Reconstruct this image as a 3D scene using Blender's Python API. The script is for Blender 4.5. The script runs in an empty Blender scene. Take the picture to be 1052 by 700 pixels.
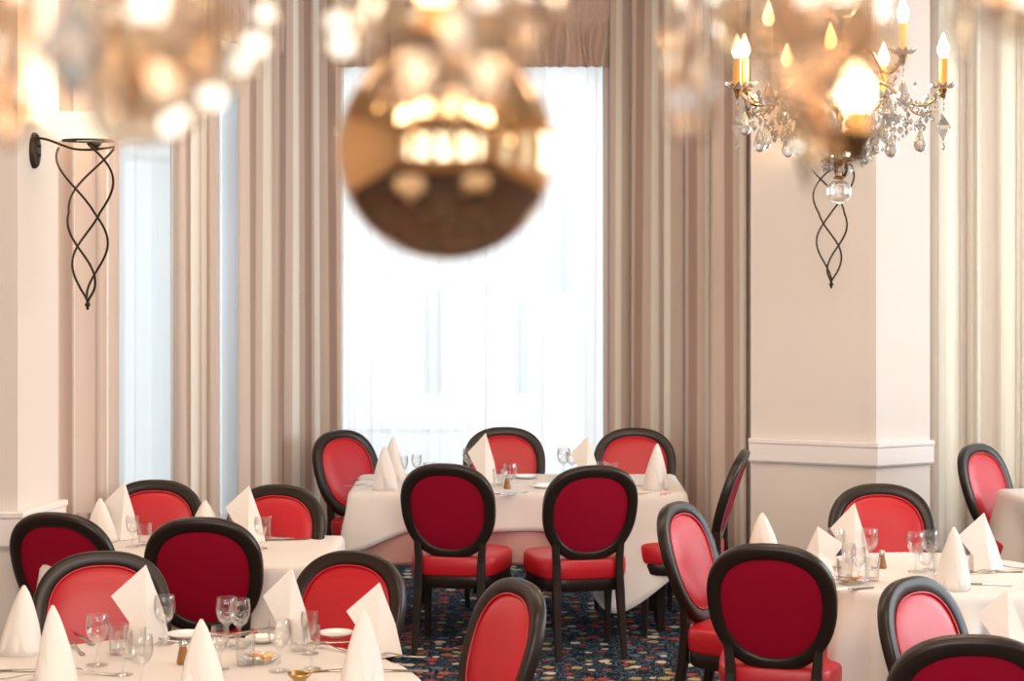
import bpy, math, random
from mathutils import Vector, Matrix
R = math.radians
PI = math.pi
random.seed(7)
sc = bpy.context.scene
C = sc.collection
FPX = 2000.0
K = FPX / 1786.0      # depths below are for a 1786 px focal length, stretched by K
HC = 2.1
HY = 242.0
# ------------------------------------------------------------------ camera
cam_d = bpy.data.cameras.new('camera')
cam_d.sensor_width = 36
cam_d.lens = 36 * FPX / 1052
cam_d.shift_y = -108 / 1052
cam_d.clip_start = 0.05
cam_d.dof.use_dof = True
cam_d.dof.focus_distance = 7.6
cam_d.dof.aperture_fstop = 5.5
cam = bpy.data.objects.new('camera', cam_d)
cam.location = (0, 0, HC)
cam.rotation_euler = (R(90), 0, 0)
C.objects.link(cam)
sc.camera = cam
# ------------------------------------------------------------------ world and lights
w = bpy.data.worlds.new('daylight')
sc.world = w
w.use_nodes = True
w.node_tree.nodes['Background'].inputs[0].default_value = (0.90, 0.95, 1.0, 1)
w.node_tree.nodes['Background'].inputs[1].default_value = 1.7
sc.view_settings.view_transform = 'Standard'
sc.view_settings.look = 'None'
sc.view_settings.exposure = 0.03
sc.view_settings.gamma = 1.0
sc.view_settings.use_curve_mapping = False
sc.cycles.max_bounces = 8
sc.cycles.transparent_max_bounces = 16
sc.cycles.caustics_reflective = False
sc.cycles.caustics_refractive = False
sc.cycles.sample_clamp_indirect = 6.0


def area(name, loc, target, sx, sy, power, col):
    d = bpy.data.lights.new(name, 'AREA')
    d.shape = 'RECTANGLE'
    d.size = sx
    d.size_y = sy
    d.energy = power
    d.color = col
    o = bpy.data.objects.new(name, d)
    o.location = loc
    o.rotation_euler = (Vector(target) - Vector(loc)).to_track_quat('-Z', 'Y').to_euler()
    C.objects.link(o)
    return o


WARM = (1.0, 0.80, 0.60)
area('ceiling_fill', (-1.5, 8.3, 4.15), (-1.5, 8.3, 0), 2.4, 1.2, 38, WARM)  # unseen warm fill panels added to brighten the room, no fixtures built
area('ceiling_fill', (1.6, 8.3, 4.15), (1.6, 8.3, 0), 2.4, 1.2, 38, WARM)
area('ceiling_fill', (-1.2, 4.4, 4.15), (-1.2, 5.2, 0), 2.4, 1.2, 62, WARM)
area('ceiling_fill', (1.6, 4.4, 4.15), (1.6, 5.2, 0), 2.4, 1.2, 62, WARM)
area('ceiling_fill', (0.0, -0.5, 4.1), (0, 8.5, 1.2), 5.0, 1.2, 310, (1.0, 0.84, 0.70))  # added frontal fill, standing in for chandeliers behind the viewer
# daylight falling on the windows from outside
area('window_daylight', (-0.3, 14.6, 5.4), (-0.3, 12.4, 1.6), 4.0, 2.0, 330, (0.86, 0.93, 1.0))
area('window_daylight', (6.6, 8.2, 2.6), (0.0, 8.8, 1.2), 7.0, 3.0, 460, (0.84, 0.92, 1.0))
area('window_daylight', (3.7, 12.9, 2.6), (3.2, 9.0, 1.2), 2.8, 3.0, 170, (0.88, 0.94, 1.0))
area('window_daylight', (-3.2, 11.6, 2.4), (-0.5, 10.7, 1.4), 2.6, 3.0, 60, (0.86, 0.93, 1.0))
area('window_daylight', (0.0, -4.4, 2.6), (0.0, 6.0, 1.8), 9.0, 3.2, 620, (0.80, 0.90, 1.0))


# ------------------------------------------------------------------ materials
def new_mat(name):
    m = bpy.data.materials.new(name)
    m.use_nodes = True
    nt = m.node_tree
    return m, nt, nt.nodes['Principled BSDF']


def srgb(r, g, b):
    def f(c):
        c /= 255.0
        return c / 12.92 if c <= 0.04045 else ((c + 0.055) / 1.055) ** 2.4
    return (f(r), f(g), f(b), 1)


def plain(name, col, rough=0.5, metal=0.0, bump=0.0, bscale=80, coat=0.0, var=0.0, sheen=0.0, spec=0.5, coatr=0.2):
    m, nt, b = new_mat(name)
    b.inputs['Base Color'].default_value = col
    b.inputs['Roughness'].default_value = rough
    b.inputs['Metallic'].default_value = metal
    b.inputs['Specular IOR Level'].default_value = spec
    b.inputs['Coat Weight'].default_value = coat
    b.inputs['Coat Roughness'].default_value = coatr
    b.inputs['Sheen Weight'].default_value = sheen
    tc = nt.nodes.new('ShaderNodeTexCoord')
    if bump or var:
        n = nt.nodes.new('ShaderNodeTexNoise')
        n.inputs['Scale'].default_value = bscale
        n.inputs['Detail'].default_value = 4
        nt.links.new(tc.outputs['Object'], n.inputs['Vector'])
        if bump:
            bp = nt.nodes.new('ShaderNodeBump')
            bp.inputs['Strength'].default_value = bump
            bp.inputs['Distance'].default_value = 0.004
            nt.links.new(n.outputs['Fac'], bp.inputs['Height'])
            nt.links.new(bp.outputs['Normal'], b.inputs['Normal'])
        if var:
            mx = nt.nodes.new('ShaderNodeMix')
            mx.data_type = 'RGBA'
            mx.inputs[6].default_value = tuple(c * (1 - var) for c in col[:3]) + (1,)
            mx.inputs[7].default_value = tuple(min(1, c * (1 + var)) for c in col[:3]) + (1,)
            nt.links.new(n.outputs['Fac'], mx.inputs[0])
            nt.links.new(mx.outputs[2], b.inputs['Base Color'])
    return m


def thin_glass(name, tint, gloss=1.0, rough=0.02, base=0.04, edge=None):
    """Thin clear glass: a transparent sheet with fresnel reflection."""
    m = bpy.data.materials.new(name)
    m.use_nodes = True
    nt = m.node_tree
    nt.nodes.remove(nt.nodes['Principled BSDF'])
    out = nt.nodes['Material Output']
    t = nt.nodes.new('ShaderNodeBsdfTransparent')
    t.inputs[0].default_value = tint
    g = nt.nodes.new('ShaderNodeBsdfGlossy')
    g.inputs['Roughness'].default_value = rough
    lw = nt.nodes.new('ShaderNodeLayerWeight')
    lw.inputs['Blend'].default_value = 0.35
    mr = nt.nodes.new('ShaderNodeMapRange')
    mr.inputs['To Min'].default_value = base
    mr.inputs['To Max'].default_value = gloss
    mx = nt.nodes.new('ShaderNodeMixShader')
    nt.links.new(lw.outputs['Facing'], mr.inputs['Value'])
    nt.links.new(mr.outputs[0], mx.inputs[0])
    nt.links.new(t.outputs[0], mx.inputs[1])
    nt.links.new(g.outputs[0], mx.inputs[2])
    nt.links.new(mx.outputs[0], out.inputs[0])
    return m


def solid_glass(name, col, rough=0.0, ior=1.5, trans=1.0):
    m, nt, b = new_mat(name)
    b.inputs['Base Color'].default_value = col
    b.inputs['Roughness'].default_value = rough
    b.inputs['IOR'].default_value = ior
    b.inputs['Transmission Weight'].default_value = trans
    return m


def emit(name, col, strength):
    m = bpy.data.materials.new(name)
    m.use_nodes = True
    nt = m.node_tree
    nt.nodes.remove(nt.nodes['Principled BSDF'])
    e = nt.nodes.new('ShaderNodeEmission')
    e.inputs[0].default_value = col
    e.inputs[1].default_value = strength
    nt.links.new(e.outputs[0], nt.nodes['Material Output'].inputs[0])
    return m


def sheer_mat(name, col, through):
    m = bpy.data.materials.new(name)
    m.use_nodes = True
    nt = m.node_tree
    nt.nodes.remove(nt.nodes['Principled BSDF'])
    out = nt.nodes['Material Output']
    t = nt.nodes.new('ShaderNodeBsdfTransparent')
    tr = nt.nodes.new('ShaderNodeBsdfTranslucent')
    tr.inputs[0].default_value = col
    d = nt.nodes.new('ShaderNodeBsdfDiffuse')
    d.inputs[0].default_value = col
    m1 = nt.nodes.new('ShaderNodeMixShader')
    m1.inputs[0].default_value = 0.35
    nt.links.new(tr.outputs[0], m1.inputs[1])
    nt.links.new(d.outputs[0], m1.inputs[2])
    m2 = nt.nodes.new('ShaderNodeMixShader')
    m2.inputs[0].default_value = 1 - through
    nt.links.new(t.outputs[0], m2.inputs[1])
    nt.links.new(m1.outputs[0], m2.inputs[2])
    nt.links.new(m2.outputs[0], out.inputs[0])
    return m


def curtain_mat(name, cols, scale, trans=0.35):
    """Satin-striped fabric: stripes run down the cloth, by arc length in UV.x."""
    m, nt, b = new_mat(name)
    uv = nt.nodes.new('ShaderNodeUVMap')
    sp = nt.nodes.new('ShaderNodeSeparateXYZ')
    nt.links.new(uv.outputs[0], sp.inputs[0])
    mul = nt.nodes.new('ShaderNodeMath')
    mul.operation = 'MULTIPLY'
    mul.inputs[1].default_value = scale
    fr = nt.nodes.new('ShaderNodeMath')
    fr.operation = 'FRACT'
    nt.links.new(sp.outputs[0], mul.inputs[0])
    nt.links.new(mul.outputs[0], fr.inputs[0])
    cr = nt.nodes.new('ShaderNodeValToRGB')
    cr.color_ramp.interpolation = 'LINEAR'
    els = cr.color_ramp.elements
    els[0].position = cols[0][0]
    els[0].color = cols[0][1]
    els[1].position = cols[-1][0]
    els[1].color = cols[-1][1]
    for p, c in cols[1:-1]:
        e = els.new(p)
        e.color = c
    nt.links.new(fr.outputs[0], cr.inputs[0])
    nt.links.new(cr.outputs[0], b.inputs['Base Color'])
    b.inputs['Roughness'].default_value = 0.5
    b.inputs['Sheen Weight'].default_value = 0.3
    tr = nt.nodes.new('ShaderNodeBsdfTranslucent')
    nt.links.new(cr.outputs[0], tr.inputs[0])
    mx = nt.nodes.new('ShaderNodeMixShader')
    mx.inputs[0].default_value = trans
    nt.links.new(b.outputs[0], mx.inputs[1])
    nt.links.new(tr.outputs[0], mx.inputs[2])
    nt.links.new(mx.outputs[0], nt.nodes['Material Output'].inputs[0])
    return m


def carpet_mat():
    m, nt, b = new_mat('patterned carpet')
    N = nt.nodes.new
    L = nt.links.new
    tc = N('ShaderNodeTexCoord')
    n1 = N('ShaderNodeTexNoise')
    n1.inputs['Scale'].default_value = 62
    n1.inputs['Detail'].default_value = 2.5
    L(tc.outputs['Object'], n1.inputs['Vector'])
    r1 = N('ShaderNodeValToRGB')
    r1.color_ramp.interpolation = 'CONSTANT'
    e = r1.color_ramp.elements
    e[0].position = 0.0
    e[0].color = srgb(14, 16, 24)
    e[1].position = 0.46
    e[1].color = srgb(30, 40, 56)
    for p, c in ((0.53, srgb(84, 106, 126)), (0.575, srgb(34, 36, 44)), (0.63, srgb(146, 156, 160)), (0.68, srgb(28, 34, 46))):
        k = e.new(p)
        k.color = c
    L(n1.outputs['Fac'], r1.inputs[0])
    col = r1.outputs[0]
    # motif cells: star shaped blobs, each cell with a colour of its own
    for scale, thr, seed in ((11.0, 0.20, 0.0), (7.5, 0.21, 3.7)):
        mp = N('ShaderNodeMapping')
        mp.inputs['Location'].default_value = (seed, seed * 1.7, 0)
        L(tc.outputs['Object'], mp.inputs[0])
        nd = N('ShaderNodeTexNoise')
        nd.inputs['Scale'].default_value = 30
        L(mp.outputs[0], nd.inputs['Vector'])
        add = N('ShaderNodeMix')
        add.data_type = 'VECTOR'
        add.inputs[0].default_value = 0.035
        L(mp.outputs[0], add.inputs[4])
        L(nd.outputs['Color'], add.inputs[5])
        vo = N('ShaderNodeTexVoronoi')
        vo.voronoi_dimensions = '2D'
        vo.inputs['Scale'].default_value = scale
        vo.inputs['Randomness'].default_value = 0.55
        L(add.outputs[1], vo.inputs['Vector'])
        lt = N('ShaderNodeMath')
        lt.operation = 'LESS_THAN'
        lt.inputs[1].default_value = thr
        L(vo.outputs['Distance'], lt.inputs[0])
        sep = N('ShaderNodeSeparateColor')
        L(vo.outputs['Color'], sep.inputs[0])
        cr = N('ShaderNodeValToRGB')
        cr.color_ramp.interpolation = 'CONSTANT'
        e = cr.color_ramp.elements
        e[0].position = 0
        e[0].color = srgb(168, 64, 60)
        e[1].position = 0.24
        e[1].color = srgb(168, 156, 100)
        for p, c in ((0.36, srgb(206, 196, 176)), (0.50, srgb(90, 112, 130)), (0.66, srgb(26, 32, 46)), (0.88, srgb(170, 90, 60))):
            k = e.new(p)
            k.color = c
        L(sep.outputs[0], cr.inputs[0])
        mx = N('ShaderNodeMix')
        mx.data_type = 'RGBA'
        L(lt.outputs[0], mx.inputs[0])
        L(col, mx.inputs[6])
        L(cr.outputs[0], mx.inputs[7])
        col = mx.outputs[2]
    L(col, b.inputs['Base Color'])
    b.inputs['Roughness'].default_value = 0.95
    b.inputs['Specular IOR Level'].default_value = 0.1
    bp = N('ShaderNodeBump')
    bp.inputs['Strength'].default_value = 0.3
    bp.inputs['Distance'].default_value = 0.004
    n2 = N('ShaderNodeTexNoise')
    n2.inputs['Scale'].default_value = 260
    L(tc.outputs['Object'], n2.inputs['Vector'])
    L(n2.outputs['Fac'], bp.inputs['Height'])
    L(bp.outputs[0], b.inputs['Normal'])
    return m


M = {}
M['wood'] = plain('dark stained wood', (0.018, 0.0105, 0.0075, 1), 0.36, coat=0.12, coatr=0.25, var=0.3, bscale=14, spec=0.35)
M['leather'] = plain('red leather', (0.51, 0.008, 0.019, 1), 0.38, coat=0.2, coatr=0.35, bump=0.12, bscale=220, var=0.06)
M['velvet'] = plain('crimson fabric', (0.31, 0.0, 0.020, 1), 0.75, bump=0.2, bscale=400, sheen=0.0, spec=0.2)
M['linen'] = plain('white table linen', (0.77, 0.72, 0.69, 1), 0.8, bump=0.35, bscale=7, spec=0.2)
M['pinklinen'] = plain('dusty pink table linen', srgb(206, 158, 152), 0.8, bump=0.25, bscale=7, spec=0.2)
M['napkin'] = plain('starched white napkin', (0.80, 0.75, 0.71, 1), 0.75, bump=0.4, bscale=22, spec=0.2)
M['wall'] = plain('cream wall paint', srgb(226, 216, 208), 0.6, bump=0.05, bscale=50)
M['wall_peach'] = plain('peach wall paint', srgb(238, 206, 178), 0.6, bump=0.05, bscale=50)
M['trim'] = plain('white trim paint', srgb(238, 232, 228), 0.4)
M['ceiling'] = plain('ceiling paint', srgb(214, 196, 176), 0.8)
M['carpet'] = carpet_mat()
M['pelmet'] = plain('gathered mauve fabric', srgb(196, 170, 156), 0.6, sheen=0.3, bump=0.1, bscale=60)
M['burgundy'] = plain('burgundy fabric', srgb(96, 30, 40), 0.7)
M['iron'] = plain('bronzed iron', srgb(58, 46, 38), 0.42, 0.75, bump=0.1, bscale=60)
M['gold'] = plain('antique gold', (0.52, 0.32, 0.14, 1), 0.25, 1.0)
M['goldball'] = plain('gold mirror glass', (0.80, 0.54, 0.30, 1), 0.03, 1.0)
M['brass'] = plain('brass', (0.55, 0.36, 0.14, 1), 0.25, 1.0)
M['steel'] = plain('polished cutlery steel', (0.55, 0.52, 0.49, 1), 0.18, 1.0)
M['china'] = plain('white china', (0.85, 0.83, 0.80, 1), 0.15, coat=0.5)
M['glass'] = thin_glass('drinking glass', (0.985, 0.985, 0.985, 1), 0.75, 0.02, 0.03)
M['pane'] = thin_glass('window pane', (0.96, 0.98, 0.98, 1), 0.5, 0.0, 0.02)
M['crystal'] = solid_glass('clear crystal', (1.0, 0.98, 0.94, 1), 0.0, 1.55, 0.78)
M['amber'] = solid_glass('amber crystal', (1.0, 0.88, 0.70, 1), 0.0, 1.5, 0.8)
M['amberthin'] = thin_glass('thin amber glass', (0.985, 0.89, 0.78, 1), 0.9, 0.08, 0.12)
M['candle'] = plain('amber candle sleeve', srgb(235, 160, 70), 0.4)
M['candle_pale'] = plain('ivory candle sleeve', srgb(250, 225, 150), 0.4)
M['bulb'] = emit('lit bulb', (1.0, 0.82, 0.56, 1), 14)
M['beadglint'] = emit('painted bead glint', (1.0, 0.90, 0.74, 1), 2.6)  # emission painted in for glints on the crystals, not a lamp
M['shade'] = emit('lit lamp shade', (1.0, 0.88, 0.64, 1), 1.4)
M['sheer'] = sheer_mat('white sheer voile', (0.97, 0.97, 0.97, 1), 0.3)
M['sheer_left'] = sheer_mat('pale blue sheer voile', (0.86, 0.92, 0.96, 1), 0.3)
M['facade'] = plain('pale stone facade', srgb(245, 245, 244), 0.8)
M['facade_dark'] = plain('slate blue glazing', srgb(176, 188, 204), 0.5)
M['pepper'] = plain('ground pepper', srgb(140, 92, 34), 0.6, coat=0.6)
M['salt'] = plain('salt', srgb(230, 226, 220), 0.5, coat=0.6)
M['butter'] = plain('yellow sachet', srgb(240, 205, 110), 0.5)
M['orange'] = plain('orange sachet', srgb(236, 150, 90), 0.5)
MAUVE = srgb(228, 210, 197)
DARKM = srgb(190, 163, 149)
CREAM = srgb(254, 250, 242)
M['curtain'] = curtain_mat('striped mauve satin', [(0.0, MAUVE), (0.30, MAUVE), (0.34, DARKM), (0.52, DARKM), (0.56, MAUVE), (0.72, MAUVE), (0.76, CREAM), (0.92, CREAM), (0.96, MAUVE), (1.0, MAUVE)], 4.4)
M['curtain_brown'] = curtain_mat('brown mauve satin', [(0.0, MAUVE), (0.55, DARKM), (0.8, MAUVE), (0.84, CREAM), (0.90, CREAM), (0.94, MAUVE), (1.0, MAUVE)], 3.4, 0.2)
M['curtain_pale'] = curtain_mat('pale cream satin', [(0.0, CREAM), (0.5, srgb(222, 208, 196)), (0.7, srgb(246, 242, 232)), (1.0, CREAM)], 3.0, 0.5)


# ------------------------------------------------------------------ mesh helpers
class MB:
    def __init__(s):
        s.v = []
        s.f = []
        s.uv = None

    def add(s, vs, fs):
        o = len(s.v)
        s.v += [tuple(p) for p in vs]
        s.f += [tuple(i + o for i in f) for f in fs]
        return s

    def box(s, x0, x1, y0, y1, z0, z1, mat=None):
        vs = [(x, y, z) for x in (x0, x1) for y in (y0, y1) for z in (z0, z1)]
        if mat is not None:
            vs = [tuple(mat @ Vector(p)) for p in vs]
        s.add(vs, [(0, 1, 3, 2), (4, 6, 7, 5), (0, 4, 5, 1), (2, 3, 7, 6), (0, 2, 6, 4), (1, 5, 7, 3)])
        return s

    def prism(s, pts, z0, z1):
        n = len(pts)
        vs = [(x, y, z0) for x, y in pts] + [(x, y, z1) for x, y in pts]
        fs = [tuple(range(n))[::-1], tuple(range(n, 2 * n))] + [(i, (i + 1) % n, n + (i + 1) % n, n + i) for i in range(n)]
        s.add(vs, fs)
        return s

    def tube(s, pts, r, n=8, caps=True):
        pts = [Vector(p) for p in pts]
        k = len(pts)
        rs = r if isinstance(r, (list, tuple)) else [r] * k
        vs = []
        t0 = (pts[1] - pts[0]).normalized()
        up = Vector((0, 0, 1)) if abs(t0.z) < 0.9 else Vector((1, 0, 0))
        nrm = t0.cross(up).normalized()
        for i in range(k):
            t = (pts[min(i + 1, k - 1)] - pts[max(i - 1, 0)]).normalized()
            nrm = (nrm - t * nrm.dot(t))
            nrm = nrm.normalized() if nrm.length > 1e-6 else t.orthogonal().normalized()
            b = t.cross(nrm)
            for j in range(n):
                a = 2 * PI * j / n
                vs.append(pts[i] + (nrm * math.cos(a) + b * math.sin(a)) * rs[i])
        fs = [(i * n + j, i * n + (j + 1) % n, (i + 1) * n + (j + 1) % n, (i + 1) * n + j) for i in range(k - 1) for j in range(n)]
        if caps:
            fs += [tuple(range(n))[::-1], tuple((k - 1) * n + j for j in range(n))]
        s.add(vs, fs)
        return s

    def lathe(s, prof, n=24, c=(0, 0, 0), mat=None, a0=0, a1=2 * PI):
        full = abs(a1 - a0 - 2 * PI) < 1e-6
        m = n if full else n + 1
        vs = []
        for r, z in prof:
            for j in range(m):
                a = a0 + (a1 - a0) * j / n
                p = Vector((r * math.cos(a), r * math.sin(a), z))
                if mat is not None:
                    p = mat @ p
                vs.append(p + Vector(c))
        k = len(prof)
        fs = []
        for i in range(k - 1):
            for j in range(n):
                j2 = (j + 1) % m
                fs.append((i * m + j, i * m + j2, (i + 1) * m + j2, (i + 1) * m + j))
        s.add(vs, fs)
        return s

    def ball(s, c, r, n=10, m=7, sz=1.0):
        prof = [(max(1e-5, r * math.sin(PI * i / m)), -r * sz * math.cos(PI * i / m)) for i in range(m + 1)]
        return s.lathe(prof, n, c)

    def gem(s, c, r, h1, h2, n=6, rot=0.0):
        """Faceted drop: widest at radius r, point h1 above and h2 below."""
        c = Vector(c)
        vs = [c + Vector((0, 0, h1)), c - Vector((0, 0, h2))]
        for j in range(n):
            a = rot + 2 * PI * j / n
            vs.append(c + Vector((r * math.cos(a), r * math.sin(a), 0)))
        fs = []
        for j in range(n):
            a, b_ = 2 + j, 2 + (j + 1) % n
            fs += [(0, a, b_), (1, b_, a)]
        s.add(vs, fs)
        return s

    def build(s, name, mat, parent=None, smooth=False, loc=None, uv=None, angle=None):
        me = bpy.data.meshes.new(name)
        me.from_pydata(s.v, [], s.f)
        if uv:
            lay = me.uv_layers.new(name='UVMap')
            for lp in me.loops:
                lay.data[lp.index].uv = uv[lp.vertex_index]
        me.materials.append(mat)
        me.validate()
        me.update()
        if smooth:
            me.polygons.foreach_set('use_smooth', [True] * len(me.polygons))
            if angle:
                me.set_sharp_from_angle(angle=R(angle))
        o = bpy.data.objects.new(name, me)
        C.objects.link(o)
        if parent:
            o.parent = parent
        if loc:
            o.location = loc
        return o


def tag(o, label, cat, group=None, kind=None):
    o['label'] = label
    o['category'] = cat
    if group:
        o['group'] = group
    if kind:
        o['kind'] = kind
    return o


def thing(name, label, cat, loc=(0, 0, 0), rz=0.0, group=None):
    o = bpy.data.objects.new(name, None)
    o.empty_display_size = 0.1
    o.location = loc
    o.rotation_euler = (0, 0, rz)
    C.objects.link(o)
    return tag(o, label, cat, group)


def struct(o):
    o['kind'] = 'structure'
    return o


def dup(root, loc, rz, label, group=None):
    r = root.copy()
    C.objects.link(r)
    r.location = loc
    r.rotation_euler = (0, 0, rz)
    r['label'] = label
    if group:
        r['group'] = group
    for ch in list(root.children):
        c = ch.copy()
        C.objects.link(c)
        c.parent = r
        for g in list(ch.children):
            d = g.copy()
            C.objects.link(d)
            d.parent = c
    return r


def X_at(px, Y):
    return (px - 526) / FPX * Y


def smooth_path(pts, n=6):
    """Catmull-Rom through pts."""
    P = [Vector(p) for p in pts]
    P = [P[0] * 2 - P[1]] + P + [P[-1] * 2 - P[-2]]
    out = []
    for i in range(1, len(P) - 2):
        for k in range(n):
            t = k / n
            a, b, c, d = P[i - 1], P[i], P[i + 1], P[i + 2]
            out.append(0.5 * ((2 * b) + (c - a) * t + (2 * a - 5 * b + 4 * c - d) * t * t + (3 * b - a - 3 * c + d) * t ** 3))
    out.append(P[-2])
    return out


# ------------------------------------------------------------------ room shell
CH = 4.2
struct(MB().box(-5.6, 5.6, -3.6, 12.9, -0.1, 0.0).build('floor', M['carpet']))
struct(MB().box(-5.6, 5.6, -3.6, 12.9, CH, CH + 0.1).build('ceiling', M['ceiling']))


def wall_run(mb, p0, p1, thick, z0, z1, holes=()):
    """A straight wall from p0 to p1 (room side on the left of the direction) with rectangular openings (s0, s1, za, zb)."""
    p0 = Vector((p0[0], p0[1], 0))
    p1 = Vector((p1[0], p1[1], 0))
    d = (p1 - p0)
    L = d.length
    d.normalize()
    n = Vector((d.y, -d.x, 0))
    m = Matrix(((d.x, n.x, 0, p0.x), (d.y, n.y, 0, p0.y), (0, 0, 1, 0), (0, 0, 0, 1)))
    s = 0.0
    for a, b, za, zb in sorted(holes):
        mb.box(s, a, 0, thick, z0, z1, m)
        mb.box(a, b, 0, thick, z0, za, m)
        mb.box(a, b, 0, thick, zb, z1, m)
        s = b
    mb.box(s, L, 0, thick, z0, z1, m)
    return m


def window(n, m, s0, s1, z0, z1, thick, cols=2, rows=(0.72,)):
    f = MB()
    y0, y1, t = thick * 0.45, thick * 0.45 + 0.06, 0.06
    f.box(s0, s0 + t, y0, y1, z0, z1, m)
    f.box(s1 - t, s1, y0, y1, z0, z1, m)
    f.box(s0 + t, s1 - t, y0, y1, z0, z0 + t, m)
    f.box(s0 + t, s1 - t, y0, y1, z1 - t, z1, m)
    for k in range(1, cols):
        x = s0 + (s1 - s0) * k / cols
        f.box(x - 0.025, x + 0.025, y0 + 0.005, y1 - 0.005, z0 + t, z1 - t, m)
    for r in rows:
        z = z0 + (z1 - z0) * r
        f.box(s0 + t, s1 - t, y0 + 0.008, y1 - 0.008, z - 0.02, z + 0.02, m)
    fr = struct(f.build('window_%d' % n, M['trim']))
    g = MB().box(s0 + t, s1 - t, y0 + 0.025, y0 + 0.035, z0 + t, z1 - t, m)
    g.build('pane', M['pane'], fr)
    return fr


T = 0.25
# far wall of the bay with the middle window: room on the left of the direction means going -X here is wrong, so directions run so the thickness points outward
mb = MB()
mC = wall_run(mb, (0.95, 11.15 * K), (-1.45, 11.15 * K), T, 0, CH, ((0.27, 2.17, 0.35, 3.4),))
struct(mb.build('wall_back', M['wall']))
window(1, mC, 0.27, 2.17, 0.35, 3.4, T, 1, ())
# oblique wall on the left side of the bay
mb = MB()
mL = wall_run(mb, (-1.30, 11.15 * K), (-2.22, 7.70 * K), T, 0, CH, ((1.6, 3.5, 0.35, 3.35),))
struct(mb.build('wall_left', M['wall']))
window(2, mL, 1.6, 3.5, 0.35, 3.35, T)
# oblique wall on the right side of the bay
mb = MB()
wall_run(mb, (1.46, 10.25 * K), (0.82, 11.15 * K), T, 0, CH)
struct(mb.build('wall_right', M['wall']))
# pier with the left wall lamp
struct(MB().prism([(-5.6, 7.35 * K), (-2.09, 7.35 * K), (-2.005, 7.68 * K), (-2.10, 7.95 * K), (-5.6, 7.95 * K)], 0, CH).build('wall_left_pier', M['wall']))
# chamfered pier with the second wall lamp
PX = [(x, y * K) for x, y in [(1.375, 10.0), (2.045, 9.76), (2.38, 9.90), (2.38, 10.5), (1.375, 10.5)]]
struct(MB().prism(PX, 0, CH).build('wall_right_pier', M['wall']))


def rail(poly, z0, z1, out, name):
    """A rail with a bevelled top and foot following the open line poly, standing out by out to its right side."""
    P = [Vector((x, y * K, 0)) for x, y in poly]
    prof = [(0, z0), (out * 0.7, z0), (out, z0 + 0.012), (out, z1 - 0.03), (out * 1.25, z1 - 0.022), (out * 1.25, z1 - 0.004), (out * 1.15, z1), (0, z1)]
    N = []
    for i in range(len(P)):
        ds = []
        if i > 0:
            d = (P[i] - P[i - 1]).normalized()
            ds.append(Vector((d.y, -d.x, 0)))
        if i < len(P) - 1:
            d = (P[i + 1] - P[i]).normalized()
            ds.append(Vector((d.y, -d.x, 0)))
        n = sum(ds, Vector()).normalized()
        N.append(n / max(0.3, n.dot(ds[0])))
    vs = []
    for p, n in zip(P, N):
        for o, z in prof:
            vs.append(p + n * o + Vector((0, 0, z)))
    k = len(prof)
    fs = [(i * k + j, (i + 1) * k + j, (i + 1) * k + (j + 1) % k, i * k + (j + 1) % k) for i in range(len(P) - 1) for j in range(k)]
    fs += [tuple(range(k))[::-1], tuple((len(P) - 1) * k + j for j in range(k))]
    return struct(MB().add(vs, fs).build(name, M['trim']))


rail([(-5.6, 7.345), (-2.09, 7.345), (-2.0, 7.675)], 0.78, 0.935, 0.035, 'trim_1')
rail([(1.37, 10.0), (2.045, 9.755), (2.385, 9.9)], 0.80, 0.936, 0.03, 'trim_2')
rail([(-5.6, 7.345), (-2.09, 7.345), (-2.0, 7.675)], 0.0, 0.14, 0.018, 'baseboard_left')
rail([(1.37, 10.0), (2.045, 9.755), (2.385, 9.9)], 0.0, 0.14, 0.018, 'baseboard_right')
# wall with the window at the far right
mb = MB()
mR = wall_run(mb, (5.6, 10.45 * K), (2.30, 10.45 * K), T, 0, CH, ((0.6, 3.12, 0.6, 3.35),))
struct(mb.build('wall_far_right', M['wall']))
wf = window(3, mR, 0.6, 3.12, 0.6, 3.35, T)
# the room's side and rear walls, with the windows that light it
mb = MB()
mS = wall_run(mb, (5.6, -3.6), (5.6, 10.6 * K), T, 0, CH, ((1.5, 3.1, 0.9, 3.5), (4.5, 6.1, 0.9, 3.5), (8.2, 11.4, 0.9, 3.5), (12.0, 14.8, 0.9, 3.5)))
struct(mb.build('wall_side_right', M['wall_peach']))
for i, (a, b_) in enumerate(((1.5, 3.1), (4.5, 6.1), (8.2, 11.4), (12.0, 14.8))):
    window(4 + i, mS, a, b_, 0.9, 3.5, T)
mb = MB()
wall_run(mb, (-5.6, 7.4 * K), (-5.6, -3.6), T, 0, CH)
struct(mb.build('wall_side_left', M['wall_peach']))
mb = MB()
HB = tuple((a, a + 1.3, 1.15, 3.5) for a in (0.9, 2.9, 4.9, 6.9, 8.9))
mB = wall_run(mb, (-5.6, -3.6), (5.6, -3.6), T, 0, CH, HB)
struct(mb.build('wall_front', M['wall_peach']))
for i, h in enumerate(HB):
    window(8 + i, mB, h[0], h[1], h[2], h[3], T)

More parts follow.
